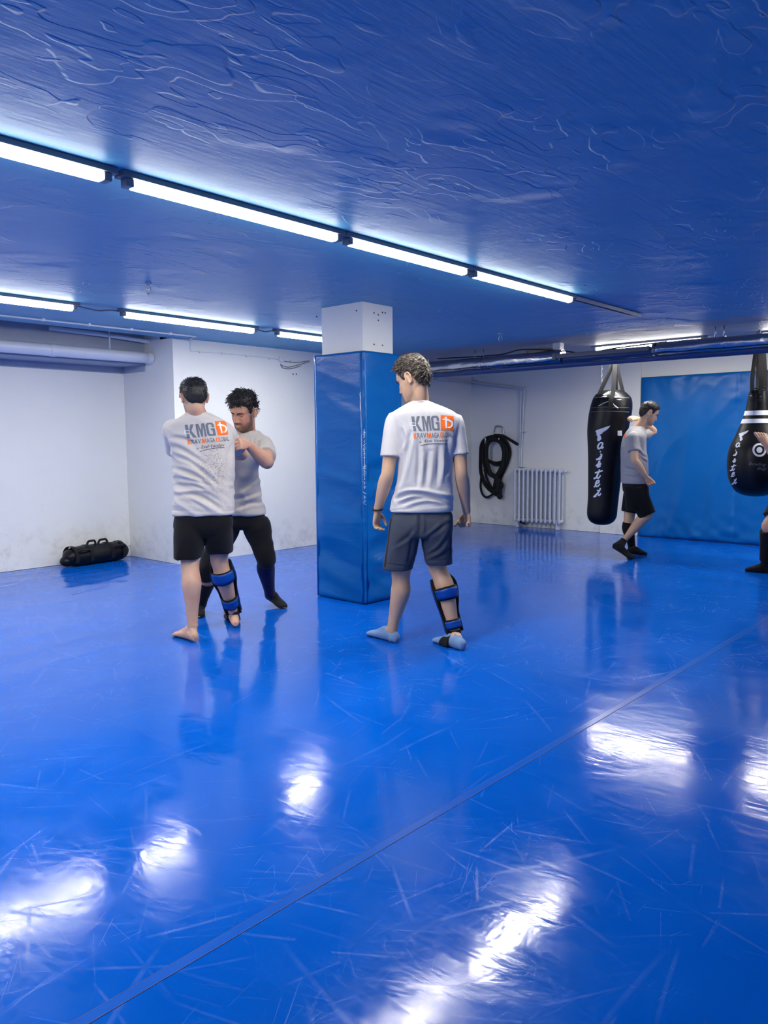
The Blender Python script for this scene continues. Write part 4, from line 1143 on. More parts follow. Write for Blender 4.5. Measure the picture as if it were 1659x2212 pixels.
def creases(V, N, lines, facing=-1.):
    """hand-placed fold lines: (pixel polyline, half width px, depth m)"""
    q = to_px(V); out = np.zeros(len(V)); ok = (N @ FH)*facing > -.25
    for pts, w, dep in lines:
        P = spl2(pts, 5); best = np.full(len(V), 1e9); sg = np.zeros(len(V)); tt = np.zeros(len(V))
        L = len(P)-1
        for i in range(L):
            a, b = P[i], P[i+1]; d = b-a; l2 = d @ d
            t = np.clip(((q-a) @ d)/l2, 0, 1); r = q-(a+t[:, None]*d); ds = np.hypot(r[:, 0], r[:, 1])
            m = ds < best; best[m] = ds[m]; sg[m] = np.sign(d[0]*r[m, 1]-d[1]*r[m, 0]); tt[m] = (i+t[m])/L
        s = best*sg; fade = np.sin(np.pi*np.clip(.08+.84*tt, 0, 1))
        out += dep*fade*(-np.exp(-(s/w)**2)+.75*np.exp(-((s+1.7*w)/w)**2)+.25*np.exp(-((s-2.2*w)/(1.4*w))**2))*ok
    return out
def pxw(V, x0, y0, sx, sy):
    q = to_px(V); return np.exp(-((q[:, 0]-x0)/sx)**2-((q[:, 1]-y0)/sy)**2)

def mat_hair(name, rgb, rgb2):
    k = NT(name); v = k.coords((1, 1, .35))
    n1 = k.noise(v, 120, 3, .6)
    k.l(k.mix(k.ramp(n1, .4, .7), lin(rgb), lin(rgb2)), k.b.inputs['Base Color']); k.set(Roughness=.5)
    k.bump(n1, .5, .003); return k.m
M['skin'] = mat_skin('light_skin', (206, 166, 138))
M['skin2'] = mat_skin('ruddy_skin', (196, 150, 124), (186, 112, 96))
M['skin3'] = mat_skin('pale_skin', (212, 172, 138), (200, 146, 112))
M['hair_black'] = mat_hair('black_hair', (12, 11, 13), (34, 31, 32))
M['hair_brown'] = mat_hair('brown_hair', (42, 35, 30), (92, 80, 66))
M['hair_dark'] = mat_hair('dark_brown_hair', (17, 15, 16), (44, 38, 35))
M['lash'] = plain('dark_lash', (26, 20, 20), .5)
M['tee1'] = mat_cloth('grey_cotton_worn', (196, 190, 184), (204, 199, 194), attr='stain')
M['tee2'] = mat_cloth('grey_cotton_plain', (184, 177, 171), (192, 186, 181))
M['tee3'] = mat_cloth('light_grey_cotton', (198, 195, 194), (206, 203, 202))
M['tee4'] = mat_cloth('mid_grey_cotton', (152, 151, 155), (162, 161, 165))
M['blackshort'] = mat_cloth('black_shorts_fabric', (10, 10, 14), (14, 14, 18))
M['greyshort'] = mat_cloth('charcoal_shorts_fabric', (60, 66, 78), (70, 76, 88))
M['tights'] = mat_cloth('black_tights', (12, 12, 16), (18, 18, 22))
M['navy'] = mat_cloth('navy_sleeve', (12, 14, 58), (16, 18, 70))
M['sock_black'] = mat_cloth('black_sock', (12, 13, 17), (20, 21, 26))
M['sock_blue'] = mat_cloth('pale_blue_sock', (104, 136, 176), (122, 152, 188))
M['guard_blue'] = mat_vinyl('blue_guard_vinyl', (6, 72, 160), .4, .1)
M['guard_black'] = mat_cloth('black_guard_foam', (11, 11, 15), (15, 15, 20))
M['pipe_black'] = mat_cloth('black_side_stripe', (14, 14, 18))

def build_body(mb, mat, org, label, voxel=.0045, hf=None, beard=None):
    me = remesh(mb, voxel, 3, .5)
    V = verts_of(me)
    if hf is not None and beard is not None:
        q = hf.loc(V); set_attr(me, 'beard', beard(q))
    o = finish('person', me, mat, None, org); o.location = org
    return tag(o, label, 'person', 'people training in the hall')
def beard_fn(full, nape=.0):
    def fn(q):
        x, y, z = np.abs(q[:, 0]), q[:, 1], q[:, 2]
        jaw = sst(y, -.015, .010)*sst(-z, .040, .062)*sst(z, -.165, -.13)*(x < .09)
        jaw = np.maximum(jaw, sst(y, .0, .012)*sst(-y, -.045, -.028)*sst(-z, -.005, .02)*sst(x, .045, .058)*(z > -.1))
        mus = np.exp(-((z+.056)/.008)**2)*sst(-x, -.034, -.024)*sst(y, .06, .08)
        lips = np.exp(-((z+.071)/.0085)**2-(x/.020)**2)*sst(y, .06, .08)
        cheek = np.exp(-((z+.05)/.02)**2-((x-.040)/.016)**2)*.75
        soul = np.exp(-((z+.088)/.006)**2-((x-.016)/.010)**2)*.5
        b = np.clip(np.maximum(jaw*(1-cheek), mus*1.1)-lips*1.2-soul, 0, 1)
        fade = nape*sst(-y, .045, .065)*np.exp(-((z+.062)/.012)**2)*(np.linalg.norm(q, axis=1) < .16)
        return np.clip(b*full+fade, 0, 1)*(np.abs(q).max(1) < .17)
    return fn

# letters of the back print, unit box
KL = [[(0, 0), (.30, 0), (.30, 1), (0, 1)], [(.28, .44), (.58, 1), (.92, 1), (.52, .46), (.40, .30)], [(.30, .50), (.46, .66), (.98, 0), (.62, 0)]]
ML = [[(0, 0), (.22, 0), (.22, 1), (0, 1)], [(.78, 0), (1, 0), (1, 1), (.78, 1)], [(.18, 1), (.34, 1), (.56, .30), (.50, .0), (.42, .0)], [(.82, 1), (.66, 1), (.44, .30), (.50, .0), (.58, .0)]]
GL = [[(0, .14), (.28, .18), (.28, .82), (0, .86)], [(0, .86), (.28, .82), (.42, .88), (.44, 1), (.20, 1)], [(.44, 1), (.42, .88), (.60, .88), (.80, 1)], [(.80, 1), (.60, .88), (.68, .80), (.96, .84)], [(.96, .84), (.68, .80), (.68, .64), (.96, .64)],
      [(0, .14), (.20, 0), (.44, 0), (.42, .12), (.28, .18)], [(.44, 0), (.62, 0), (.62, .12), (.42, .12)], [(.62, 0), (.96, 0), (.96, .56), (.68, .56), (.68, .12), (.62, .12)], [(.52, .42), (.68, .42), (.68, .56), (.52, .56)]]
def logo(tee, bvh, qK, qO, qR, script, tagq, white=True):
    xs = ((0, .335), (.365, .675), (.70, 1.0))
    for gl, (a, b) in zip((KL, ML, GL), xs):
        decal('printed_letter', [[tuple(quadmap(qK, a+(b-a)*x, y)) for x, y in pl] for pl in gl], M['print_grey'], tee, bvh, off=.0018)
    sq = decal('orange_square', [[tuple(quadmap(qO, x, y)) for x, y in ((0, 0), (1, 0), (1, 1), (0, 1))]], M['print_orange'], tee, bvh, off=.0018)
    q = lambda pts, w: stroke([tuple(quadmap(qO, x, y)) for x, y in spl2(pts)], w)
    wq = abs(qO[1][0]-qO[0][0])
    decal('square_emblem', q([(.14, .70), (.36, .74), (.60, .70), (.86, .60)], [wq*(.04+.10*min(1, i/6)) for i in range(19)]) + q([(.40, .90), (.42, .55), (.44, .14)], [wq*(.17-.07*i/13) for i in range(13)]) + q([(.84, .62), (.92, .46), (.84, .28), (.68, .20), (.55, .22)], [wq*(.13-.09*max(0, i-10)/15) for i in range(25)]) + q([(.33, .86), (.48, .88)], wq*.10), M['print_white'], tee, bvh, off=.0030)
    words = (('K', 1, 0, .085), ('RAV', 0, .095, .325), ('M', 1, .345, .45), ('AGA', 0, .46, .665), ('G', 1, .69, .765), ('LOBAL', 0, .775, 1.))
    for w_, org_, a, b in words:
        sub = [tuple(quadmap(qR, a, 1)), tuple(quadmap(qR, b, 1)), tuple(quadmap(qR, b, 0)), tuple(quadmap(qR, a, 0))]
        if org_:
            gl = {'K': KL, 'M': ML, 'G': GL}[w_]
            decal('printed_letter', [[tuple(quadmap(sub, x, y)) for x, y in pl] for pl in gl], M['print_orange'], tee, bvh); continue
        decal_text('printed_word', w_, sub, M['print_orange'] if org_ else M['print_grey'], tee, bvh, embolden=.012)
    by, name_q, line, wl = script
    decal_text('script_lettering', 'by', by, M['print_dark'], tee, bvh, shear=.3)
    decal_text('script_lettering', 'Eyal Yanilov', name_q, M['print_dark'], tee, bvh, shear=.35)
    decal('script_underline', stroke(spl2(line), wl), M['print_dark'], tee, bvh, off=.002)
    x0, y0, x1, y1 = tagq
    decal('label_frame', [[(x0, y0), (x1, y0), (x1, y0+1.2), (x0, y0+1.2)], [(x0, y1-1.2), (x1, y1-1.2), (x1, y1), (x0, y1)], [(x0, y0), (x0+1.2, y0), (x0+1.2, y1), (x0, y1)], [(x1-1.2, y0), (x1, y0), (x1, y1), (x1-1.2, y1)]], M['print_white'], tee, bvh, off=.003)
# ------------------------------------------------------------------ man with his back turned, bare foot and blue shin guard (left pair)
D = at_d
def yawdir(deg, down=0.):
    """direction: 0 = away from the camera, + = towards picture right"""
    a = math.radians(deg); v = FH*math.cos(a)+RH*math.sin(a); return unit(v*math.cos(math.radians(down))-ZU*math.sin(math.radians(down)))

def man_1():
    mb = MB(); org = A(*at_z(455, 1365)); org[2] = 0
    hd = D(419, 860, 5.16); f = yawdir(-26, 22)
    hf = HeadFrame(hd, f, ZU+f*.2, 1.02)
    head(mb, hf)
    nb = D(428, 899, 5.17)
    limb(mb, [D(430, 915, 5.20), nb, hf.w(A(0, -.010, -.076)), hf.w(A(0, -.02, -.02))], [.072, .062, .057, .055])
    tors = [(900, 405, 452, 5.17, .055), (915, 385, 480, 5.18, .085), (935, 380, 490, 5.19, .10), (1000, 388, 494, 5.19, .11), (1060, 390, 492, 5.18, .105), (1110, 386, 494, 5.17, .11), (1150, 395, 490, 5.17, .10)]
    sec_loft(mb, smooth_secs(tors), math.radians(8))
    shL, elL, wrL = D(376, 932, 5.19), D(384, 985, 5.40), D(470, 975, 5.52)
    shR, elR, wrR = D(484, 934, 5.24), D(523, 981, 5.52), D(494, 978, 5.66)
    arm(mb, shL, elL, wrL); arm(mb, shR, elR, wrR, 1.05)
    hand(mb, wrL, RH*.8+FH*.6, ZU, (.5, .6, .4)); hand(mb, wrR, unit(FH*.3-RH*.8+ZU*.1), ZU, (.4, .5, .4))
    hipL, knL, anL = D(408, 1100, 5.15), D(411, 1222, 5.08), D(416, 1352, 5.03)
    hipR, knR, anR = D(468, 1100, 5.19), D(474, 1212, 5.24), D(505, 1325, 5.41)
    fl_ = yawdir(-30); fr_ = yawdir(-5)
    leg(mb, hipL, knL, anL, fl_, 1.08); SR = leg(mb, hipR, knR, anR, fr_, 1.06)
    hl, tl = at_z(423, 1386), at_z(378, 1371)
    foot(mb, anL, hl, tl, 1., 0, toes=1)
    hr, tr_ = at_z(509, 1357)+ZU*.012, at_z(496, 1324)
    foot(mb, anR, hr, tr_, 1., 0, toes=-1)
    p = build_body(mb, M['skin'], org, 'barefoot man seen from behind in a stained grey logo T-shirt and black shorts', hf=hf, beard=beard_fn(.45, .5))
    # T-shirt
    tb = MB()
    secs = [(891, 404, 453, 5.165, .060), (897, 396, 462, 5.168, .072), (906, 382, 478, 5.172, .085), (920, 368, 493, 5.18, .10), (945, 366, 503, 5.19, .118), (975, 374, 505, 5.195, .125), (1010, 378, 505, 5.19, .127), (1050, 381, 504, 5.185, .125), (1085, 379, 504.5, 5.18, .127), (1104, 376.5, 505, 5.175, .130), (1110, 376.5, 505, 5.175, .130)]
    sec_loft(tb, smooth_secs(secs), math.radians(8))
    tb.tube([nb+A(0, 0, .005)+unit(math.cos(t)*RH+math.sin(t)*FH)*.066+ZU*(.012*math.sin(-t)) for t in np.arange(24)*2*math.pi/24], .007, 8, close=True)
    limb(tb, [shL-RH*-.02, shL, shL*.5+elL*.5, shL*.28+elL*.72], [.07, .078, .074, .078]); limb(tb, [shR-RH*.03, shR, shR*.5+elR*.5, shR*.30+elR*.70], [.066, .070, .064, .066])
    def wr(V, N):
        b = folds(V, math.radians(-33), 9, .16, 3.1); c = folds(V, math.radians(-18), 17, .14, 8.)
        w = .35+.9*pxw(V, 395, 1030, 55, 80)+.5*pxw(V, 440, 1085, 90, 40)-.30*pxw(V, 450, 935, 60, 45)
        q = to_px(V); d = .0170*np.clip(b, -.6, 1)*w+.0100*np.clip(c, -.5, 1)*w
        d = d*.55+creases(V, N, [([(370, 962), (400, 975), (440, 1003)], 5, .013), ([(378, 985), (415, 1000), (462, 1040)], 5, .011), ([(378, 1012), (420, 1026), (455, 1052)], 4.5, .014), ([(384, 1032), (425, 1042), (452, 1050)], 4, .010), ([(384, 1048), (420, 1050), (440, 1058)], 4, .010), ([(382, 1070), (415, 1070), (445, 1078), (475, 1100)], 4.5, .014), ([(398, 1068), (440, 1066), (470, 1080)], 4, .008), ([(372, 945), (398, 948), (420, 960)], 4, .009), ([(405, 1075), (430, 1090), (450, 1104)], 4, .008), ([(440, 905), (470, 912), (492, 925)], 5, .005), ([(500, 960), (492, 1000), (496, 1040)], 5, .007)])
        d += -.0030*np.exp(-((q[:, 1]-(1103+2.0*np.sin((q[:, 0]-376)/130*3.14)))/1.3)**2)
        return d
    def stain(V, N):
        return np.clip(pxw(V, 462, 1010, 30, 52)*1.3, 0, 1)*((N @ FH) < .1)
    tee = cloth('t_shirt', tb, M['tee1'], p, .0065, wr, 4, ('stain', stain)); tee['label'] = 'grey T-shirt with an orange and grey back print and brownish stains'
    # shorts
    sb_ = MB()
    sec_loft(sb_, smooth_secs([(1085, 392, 490, 5.175, .095), (1104, 388, 494, 5.172, .10), (1113, 380, 501, 5.17, .122), (1135, 377.5, 502.5, 5.17, .130), (1150, 384, 496, 5.17, .115), (1158, 396, 484, 5.17, .09)]), math.radians(8))
    sec_loft(sb_, smooth_secs([(1125, 381, 442, 5.15, .11), (1160, 377, 441, 5.13, .125), (1190, 376, 437, 5.11, .118), (1205, 376, 432, 5.10, .112)]))
    sec_loft(sb_, smooth_secs([(1125, 440, 500, 5.19, .11), (1150, 444, 502, 5.20, .12), (1180, 448, 501, 5.22, .115), (1193, 449, 501.5, 5.235, .11)]))
    cloth('shorts', sb_, M['blackshort'], p, .008, it=10, wr=lambda V, N: .006*np.clip(folds(V, 1.35, 8, .3, 1.), -.5, 1))
    hair(hf, 'hair', M['hair_black'], p, org, side=.009, top=.016, rough=.002, clumps=900, clen=(.008, .015), flow=lambda q: A(q[0]*3+.3, .6, -.4), seed=3, lift=.10, rad=(.0010, .0020))
    shin_guard(p, SR, fr_, M['guard_blue'], M['guard_black'], M['guard_blue'], top=.04, bot=1.0, straps=((.28, .42), (.70, .82)), an=anR, heel=hr, toe=tr_, label='black and blue shin guard with two blue straps')
    bv = bvh_of(tee)
    logo(tee, bv, [(399, 918), (461.5, 912.5), (467.5, 940.5), (404.5, 947)], [(463.5, 910), (487.6, 909), (493, 939), (470.5, 941)], [(405, 950.5), (493.5, 943), (495, 952), (405.5, 960.5)],
         ([(424, 966.5), (430, 966), (430.5, 971.5), (424.5, 972)], [(434, 963), (485, 957.5), (485.5, 966), (435, 971)], [(431.5, 975.7), (447, 971), (465, 968), (484.6, 966.4)], 1.1), (398, 930, 409.5, 936.6))
    return p
man_1()

# ------------------------------------------------------------------ bearded man facing us, gripping his partner's arm
def man_2():
    mb = MB(); org = A(*at_z(520, 1318)); org[2] = 0
    DD = 5.80
    hd = D(526, 889, 5.70); f = yawdir(180+24, 22)
    hf = HeadFrame(hd, f, ZU*1.+RH*.10, 1.08)
    head(mb, hf)
    nb = D(532, 934, 5.78)
    limb(mb, [D(532, 955, 5.80), nb, hf.w(A(0, -.010, -.076)), hf.w(A(0, -.02, -.02))], [.08, .068, .064, .058])
    tors = [(935, 505, 558, 5.79, .06), (950, 490, 575, 5.80, .09), (975, 492, 556, 5.80, .10), (1030, 494, 552, 5.80, .105), (1080, 492, 560, 5.81, .105), (1130, 490, 562, 5.82, .10)]
    sec_loft(mb, smooth_secs(tors), math.radians(0))
    shL, elL, wrL = D(571, 962, 5.79), D(577, 999, 5.50), D(535, 960, 5.345)
    shR, elR, wrR = D(492, 962, 5.78), D(470, 1005, 5.62), D(440, 960, 5.42)
    arm(mb, shL, elL, wrL, 1.14); arm(mb, shR, elR, wrR, 1.1)
    hand(mb, wrL, unit(-RH*.38-FH*.85+ZU*.06), ZU*.95-RH*.25, (.95, .40, .30), 1.06, nflip=1., spread=.10, thumb_out=.45, tcurl=.7)
    hand(mb, wrR, unit(-RH*.5+ZU*.4-FH*.5), ZU, (.35, .55, .4))
    hipL, knL, anL = D(546, 1108, 5.82), D(574, 1204, 5.78), D(583, 1284, 6.05)
    hipR, knR, anR = D(500, 1108, 5.84), D(448, 1232, 5.68), D(434, 1306, 5.84)
    fL = yawdir(180-40); fR = yawdir(180+20)
    SL = leg(mb, hipL, knL, anL, fL, 1.04); SRr = leg(mb, hipR, knR, anR, fR, 1.04)
    tl = at_z(614, 1315); hl = D(578, 1297, 6.14); hl[2] = max(hl[2], .045)
    foot(mb, anL, hl, tl, .96); hr, tr_ = at_z(434, 1320), at_z(428, 1334); tr_ = hr+unit(tr_-hr)*.235; foot(mb, anR, hr, tr_, .96)
    p = build_body(mb, M['skin2'], org, 'bearded dark-haired man facing us and gripping the stained T-shirt man by the arm', voxel=.004, hf=hf, beard=beard_fn(.92))
    tb = MB()
    secs = [(931, 508, 560, 5.78, .060), (938, 500, 566, 5.785, .075), (946, 488, 574, 5.79, .09), (958, 480, 582, 5.795, .105), (985, 482, 574, 5.80, .125), (1010, 484, 558, 5.80, .125), (1045, 486, 559, 5.80, .125), (1075, 487, 563, 5.81, .125), (1098, 486, 570, 5.815, .128), (1110, 486, 572.5, 5.82, .130)]
    sec_loft(tb, smooth_secs(secs))
    tb.tube([nb+A(0, 0, .0)+unit(math.cos(t)*RH+math.sin(t)*FH)*.073+ZU*(.02*math.sin(t)) for t in np.arange(24)*2*math.pi/24], .0075, 8, close=True)
    limb(tb, [shL-RH*.04, shL-RH*.01, shL*.6+elL*.4, shL*.36+elL*.64], [.070, .072, .070, .073]); limb(tb, [shR+RH*.03, shR, shR*.5+elR*.5, shR*.3+elR*.7], [.075, .08, .08, .084])
    def wr(V, N):
        b = folds(V, math.radians(62), 9, .25, 1.); c = folds(V, math.radians(-20), 11, .2, 4.)
        return creases(V, N, [([(540, 945), (534, 965), (528, 985)], 4, .008), ([(549, 945), (545, 965), (540, 985)], 4, .009), ([(557, 950), (555, 965), (549, 985)], 4, .008), ([(558, 1030), (535, 1050), (515, 1060)], 4, .010), ([(560, 1062), (535, 1072), (510, 1078)], 4, .012), ([(566, 1085), (540, 1088), (508, 1098)], 4, .010), ([(515, 1065), (525, 1082), (520, 1100)], 4, .009)], 1. if False else -1.)+.0060*np.clip(b, -.6, 1)*(.5+pxw(V, 535, 960, 40, 30))+.0115*np.clip(c, -.6, 1)*(.25+1.1*pxw(V, 525, 1075, 60, 45))
    cloth('t_shirt', tb, M['tee2'], p, .0065, wr)['label'] = 'plain grey T-shirt'
    sb_ = MB()
    sec_loft(sb_, smooth_secs([(1090, 496, 558, 5.82, .105), (1108, 493, 566, 5.82, .115), (1118, 490, 573, 5.82, .12), (1132, 489, 575, 5.82, .12), (1142, 496, 568, 5.82, .10)]))
    L = lambda a, b, t: a*(1-t)+b*t
    limb(sb_, [L(hipL, knL, .16), L(hipL, knL, .34), L(hipL, knL, .65), knL, L(knL, anL, .08)], [.096, .104, .086, .074, .070], 24)
    limb(sb_, [L(hipR, knR, .12), L(hipR, knR, .3), L(hipR, knR, .65), knR, L(knR, anR, .14)], [.096, .108, .086, .074, .068], 24)
    cloth('tights', sb_, M['tights'], p, .007, lambda V, N: .0035*np.clip(folds(V, .4, 11, .3, 1.), -.5, 1))
    leg_wrap(MB(), SL, fL, .16, 1.0, -math.pi, math.pi, .003, .005, 30, 16).build('shin_sleeve', M['navy'], p)
    leg_wrap(MB(), SRr, fR, .40, 1.0, -math.pi, math.pi, .003, .005, 30, 16).build('shin_sleeve', M['sock_black'], p)
    for an, h_, t_ in ((anL, hl, tl), (anR, hr, tr_)):
        s_ = MB(); foot(s_, an, h_, t_, .98, .005); cloth('sock', s_, M['sock_black'], p, .006, None, 3)
    hair(hf, 'hair', M['hair_dark'], p, org, side=.012, top=.026, rough=.006, clumps=1300, clen=(.014, .030), flow=lambda q: A(q[0]*4+.3+.8*math.sin(q[0]*90), q[1]*2+.5, -.1), seed=8, lift=.09, mess=.24, rad=(.0014, .0030), fringe=16)
    face_parts(hf, p, M['hair_black'], M['lash'])
    return p
man_2()

# ------------------------------------------------------------------ man in charcoal shorts, seen from behind
def man_3():
    mb = MB(); org = A(*at_z(905, 1392)); org[2] = 0
    hd = D(893, 819, 4.88); f = yawdir(-58, 22)
    hf = HeadFrame(hd, f, ZU+f*.25+RH*.04, 1.06)
    head(mb, hf)
    nb = D(907, 874, 4.88)
    limb(mb, [D(910, 895, 4.90), nb, hf.w(A(0, -.010, -.076)), hf.w(A(0, -.02, -.02))], [.075, .060, .056, .055])
    tors = [(875, 884, 932, 4.88, .055), (892, 862, 962, 4.89, .085), (915, 860, 978, 4.90, .10), (980, 868, 968, 4.90, .11), (1040, 866, 966, 4.90, .105), (1100, 855, 968, 4.90, .11), (1140, 858, 965, 4.90, .105)]
    sec_loft(mb, smooth_secs(tors))
    shL, elL, wrL = D(853, 912, 4.90), D(837, 1024, 4.86), D(815, 1104, 4.93)
    shR, elR, wrR = D(985, 914, 4.90), D(997, 1020, 4.88), D(1008, 1106, 4.98)
    arm(mb, shL, elL, wrL, .98); arm(mb, shR, elR, wrR, 1.0)
    hand(mb, wrL, unit(-ZU*.95-RH*.08+FH*.12), RH*.5+FH*.85, (.35, .75, .6), .98, nflip=1.)
    hand(mb, wrR, unit(-ZU*.96+FH*.12), FH*.8-RH*.6, (1.15, 1.35, .8), 1., nflip=-1., thumb_out=.35, tcurl=.9)
    hipL, knL, anL = D(878, 1110, 4.90), D(867, 1240, 4.92), D(847, 1362, 4.96)
    hipR, knR, anR = D(942, 1110, 4.90), D(946, 1226, 4.92), D(983, 1366, 4.84)
    fL = yawdir(-50); fR = yawdir(-38)
    leg(mb, hipL, knL, anL, fL, 1.08); SR = leg(mb, hipR, knR, anR, fR, 1.06)
    hl, tl = at_z(857, 1388), at_z(798, 1370); hr, tr_ = at_z(1000, 1404), at_z(940, 1385)
    foot(mb, anL, hl, tl, .98); foot(mb, anR, hr, tr_, .98)
    p = build_body(mb, M['skin3'], org, 'brown-haired man seen from behind in charcoal shorts and pale blue ankle socks', hf=hf, beard=beard_fn(.22, .45))
    tb = MB()
    secs = [(868, 885, 931, 4.88, .058), (873, 876, 942, 4.882, .070), (881, 862, 962, 4.885, .085), (893, 846, 984, 4.89, .10), (915, 842, 996, 4.90, .115), (945, 852, 990, 4.90, .122), (985, 860, 976, 4.90, .125), (1030, 858, 976, 4.90, .125), (1070, 850, 977, 4.90, .128), (1092, 844, 978, 4.90, .132), (1104, 841, 978.5, 4.90, .134)]
    sec_loft(tb, smooth_secs(secs))
    tb.tube([nb+A(0, 0, .008)+unit(math.cos(t)*RH+math.sin(t)*FH)*.062+ZU*(.012*math.sin(-t)) for t in np.arange(24)*2*math.pi/24], .007, 8, close=True)
    limb(tb, [shL+RH*.03, shL+RH*.005, shL*.5+elL*.5, shL*.33+elL*.67+RH*.002], [.066, .066, .062, .064]); limb(tb, [shR-RH*.03, shR-RH*.012, shR*.5+elR*.5, shR*.36+elR*.64], [.064, .062, .056, .058])
    def wr(V, N):
        b = folds(V, math.radians(86), 8.5, .16, 2.2); b2 = folds(V, math.radians(62), 8, .2, 5.); c = folds(V, math.radians(4), 10, .18, 9.5)
        d = .0140*np.clip(b, -.7, 1)*(.2+1.1*pxw(V, 925, 985, 50, 55))
        d += .0160*np.clip(b2, -.6, 1)*(.1+1.1*pxw(V, 868, 1040, 28, 55))
        d += .0200*np.clip(c, -.6, 1)*(.05+1.2*pxw(V, 920, 1068, 70, 26))
        q = to_px(V); d *= sst(q[:, 1], 880, 935)*.95+.05
        d = d*.45+creases(V, N, [([(904, 955), (905, 1000), (902, 1045)], 5, .014), ([(926, 975), (924, 1010), (920, 1050)], 5, .012), ([(947, 965), (948, 1005), (944, 1045)], 5, .012), ([(886, 935), (878, 985), (865, 1045)], 5, .013), ([(868, 975), (862, 1030), (852, 1075)], 4.5, .010), ([(967, 935), (968, 985), (966, 1020)], 5, .010), ([(858, 1078), (885, 1067), (925, 1070), (972, 1080)], 4.5, .018), ([(862, 1090), (890, 1079), (915, 1077)], 4, .014), ([(915, 1075), (945, 1079), (970, 1092)], 4, .012), ([(880, 1098), (920, 1088), (960, 1092)], 4, .008), ([(868, 930), (872, 950), (866, 972)], 4, .008)])
        hem = 1110-(q[:, 0]-841)*.088
        d += -.003*np.exp(-((q[:, 1]-(hem-7))/1.3)**2)
        return d
    # hem rises to the right
    tee_me = tb
    tee = cloth('t_shirt', tee_me, M['tee3'], p, .0062, wr); tee['label'] = 'light grey T-shirt with an orange and grey back print'
    sb_ = MB()
    sec_loft(sb_, smooth_secs([(1080, 860, 962, 4.90, .09), (1098, 854, 968, 4.90, .10), (1110, 846, 977, 4.90, .124), (1130, 840, 979, 4.90, .138), (1150, 838, 978, 4.90, .135), (1158, 842, 975, 4.90, .12)]))
    sec_loft(sb_, smooth_secs([(1118, 846, 910, 4.90, .115), (1150, 838, 908, 4.90, .125), (1190, 832.5, 899, 4.91, .12), (1220, 829, 892, 4.915, .112), (1228, 828.5, 890, 4.915, .11)]))
    sec_loft(sb_, smooth_secs([(1118, 910, 976, 4.90, .115), (1150, 909, 977, 4.90, .125), (1185, 915, 976, 4.91, .115), (1210, 919.5, 976.5, 4.915, .108), (1217, 920.5, 977, 4.915, .106)]))
    sh = cloth('shorts', sb_, M['greyshort'], p, .0075, lambda V, N: .0060*np.clip(folds(V, .9, 8, .25, 1.), -.5, 1)*(.3+pxw(V, 945, 1180, 40, 40))+.004*np.clip(folds(V, 1.3, 7, .3, 6.), -.5, 1)+creases(V, N, [([(925, 1200), (950, 1182), (972, 1150)], 3.5, .009), ([(930, 1210), (955, 1198), (973, 1178)], 3.5, .008), ([(915, 1170), (940, 1150), (965, 1130)], 4, .008), ([(905, 1110), (908, 1130), (908, 1152)], 4, .010), ([(895, 1140), (880, 1160), (850, 1180)], 4, .006), ([(835, 1218), (860, 1221), (885, 1223)], 1.6, .004), ([(922, 1209), (948, 1210), (972, 1206)], 1.6, .004), ([(890, 1160), (886, 1190), (880, 1215)], 4, .006)]))
    bs = bvh_of(sh)
    for xs in ([(846, 1112), (842, 1140), (838, 1170), (834, 1200), (831, 1224)],):
        decal('side_stripe', stroke(spl2(xs), 3.2), M['pipe_black'], sh, bs, off=.002)
    decal('side_stripe', stroke(spl2([(974, 1160), (972.5, 1185), (974, 1210)]), 2.2), M['pipe_black'], sh, bs, off=.002)
    hair(hf, 'hair', M['hair_brown'], p, org, side=.010, top=.024, rough=.005, clumps=1500, clen=(.016, .030), flow=lambda q: A(-q[0]*.5-.3, 1.+.5*math.sin(q[2]*70), -.15), seed=5, lift=.07, mess=.12, rad=(.0012, .0026))
    for an, h_, t_ in ((anL, hl, tl), (anR, hr, tr_)):
        s_ = MB(); foot(s_, an*.35+h_*.65+ZU*.006+unit(t_-h_)*.02, h_, t_, 1., .0045); cloth('ankle_sock', s_, M['sock_blue'], p, .0055, None, 3)
    shin_guard(p, SR, yawdir(-14), M['guard_blue'], M['guard_black'], M['guard_blue'], top=.20, bot=1.0, straps=((.42, .53), (.80, .90)), an=anR, heel=hr, toe=tr_, label='blue and black shin guard with two blue straps')
    c = wrL+ZU*.012
    MB().tube([c+unit(math.cos(t)*RH+math.sin(t)*FH)*.034+ZU*.004*math.sin(t) for t in np.arange(22)*2*math.pi/22], .0055, 8, close=True).build('wristband', M['blackcable'], p)
    face_parts(hf, p, M['hair_brown'], M['lash'])
    bv = bvh_of(tee)
    logo(tee, bv, [(888.5, 899.5), (948, 898), (951, 929), (893.5, 931.5)], [(951.6, 896.6), (979.5, 898.8), (978.8, 930.2), (952, 929)], [(893, 935.5), (977, 933.5), (977, 944.5), (894, 947.5)],
         ([(906, 953), (912, 953), (912, 958), (906, 958)], [(916, 949.5), (968, 948.5), (968, 955.5), (917, 957)], [(909, 963), (922, 959.5), (945, 958.5), (966, 959.2)], 1.2), (886, 913, 898.5, 919.7))
    return p
man_3()

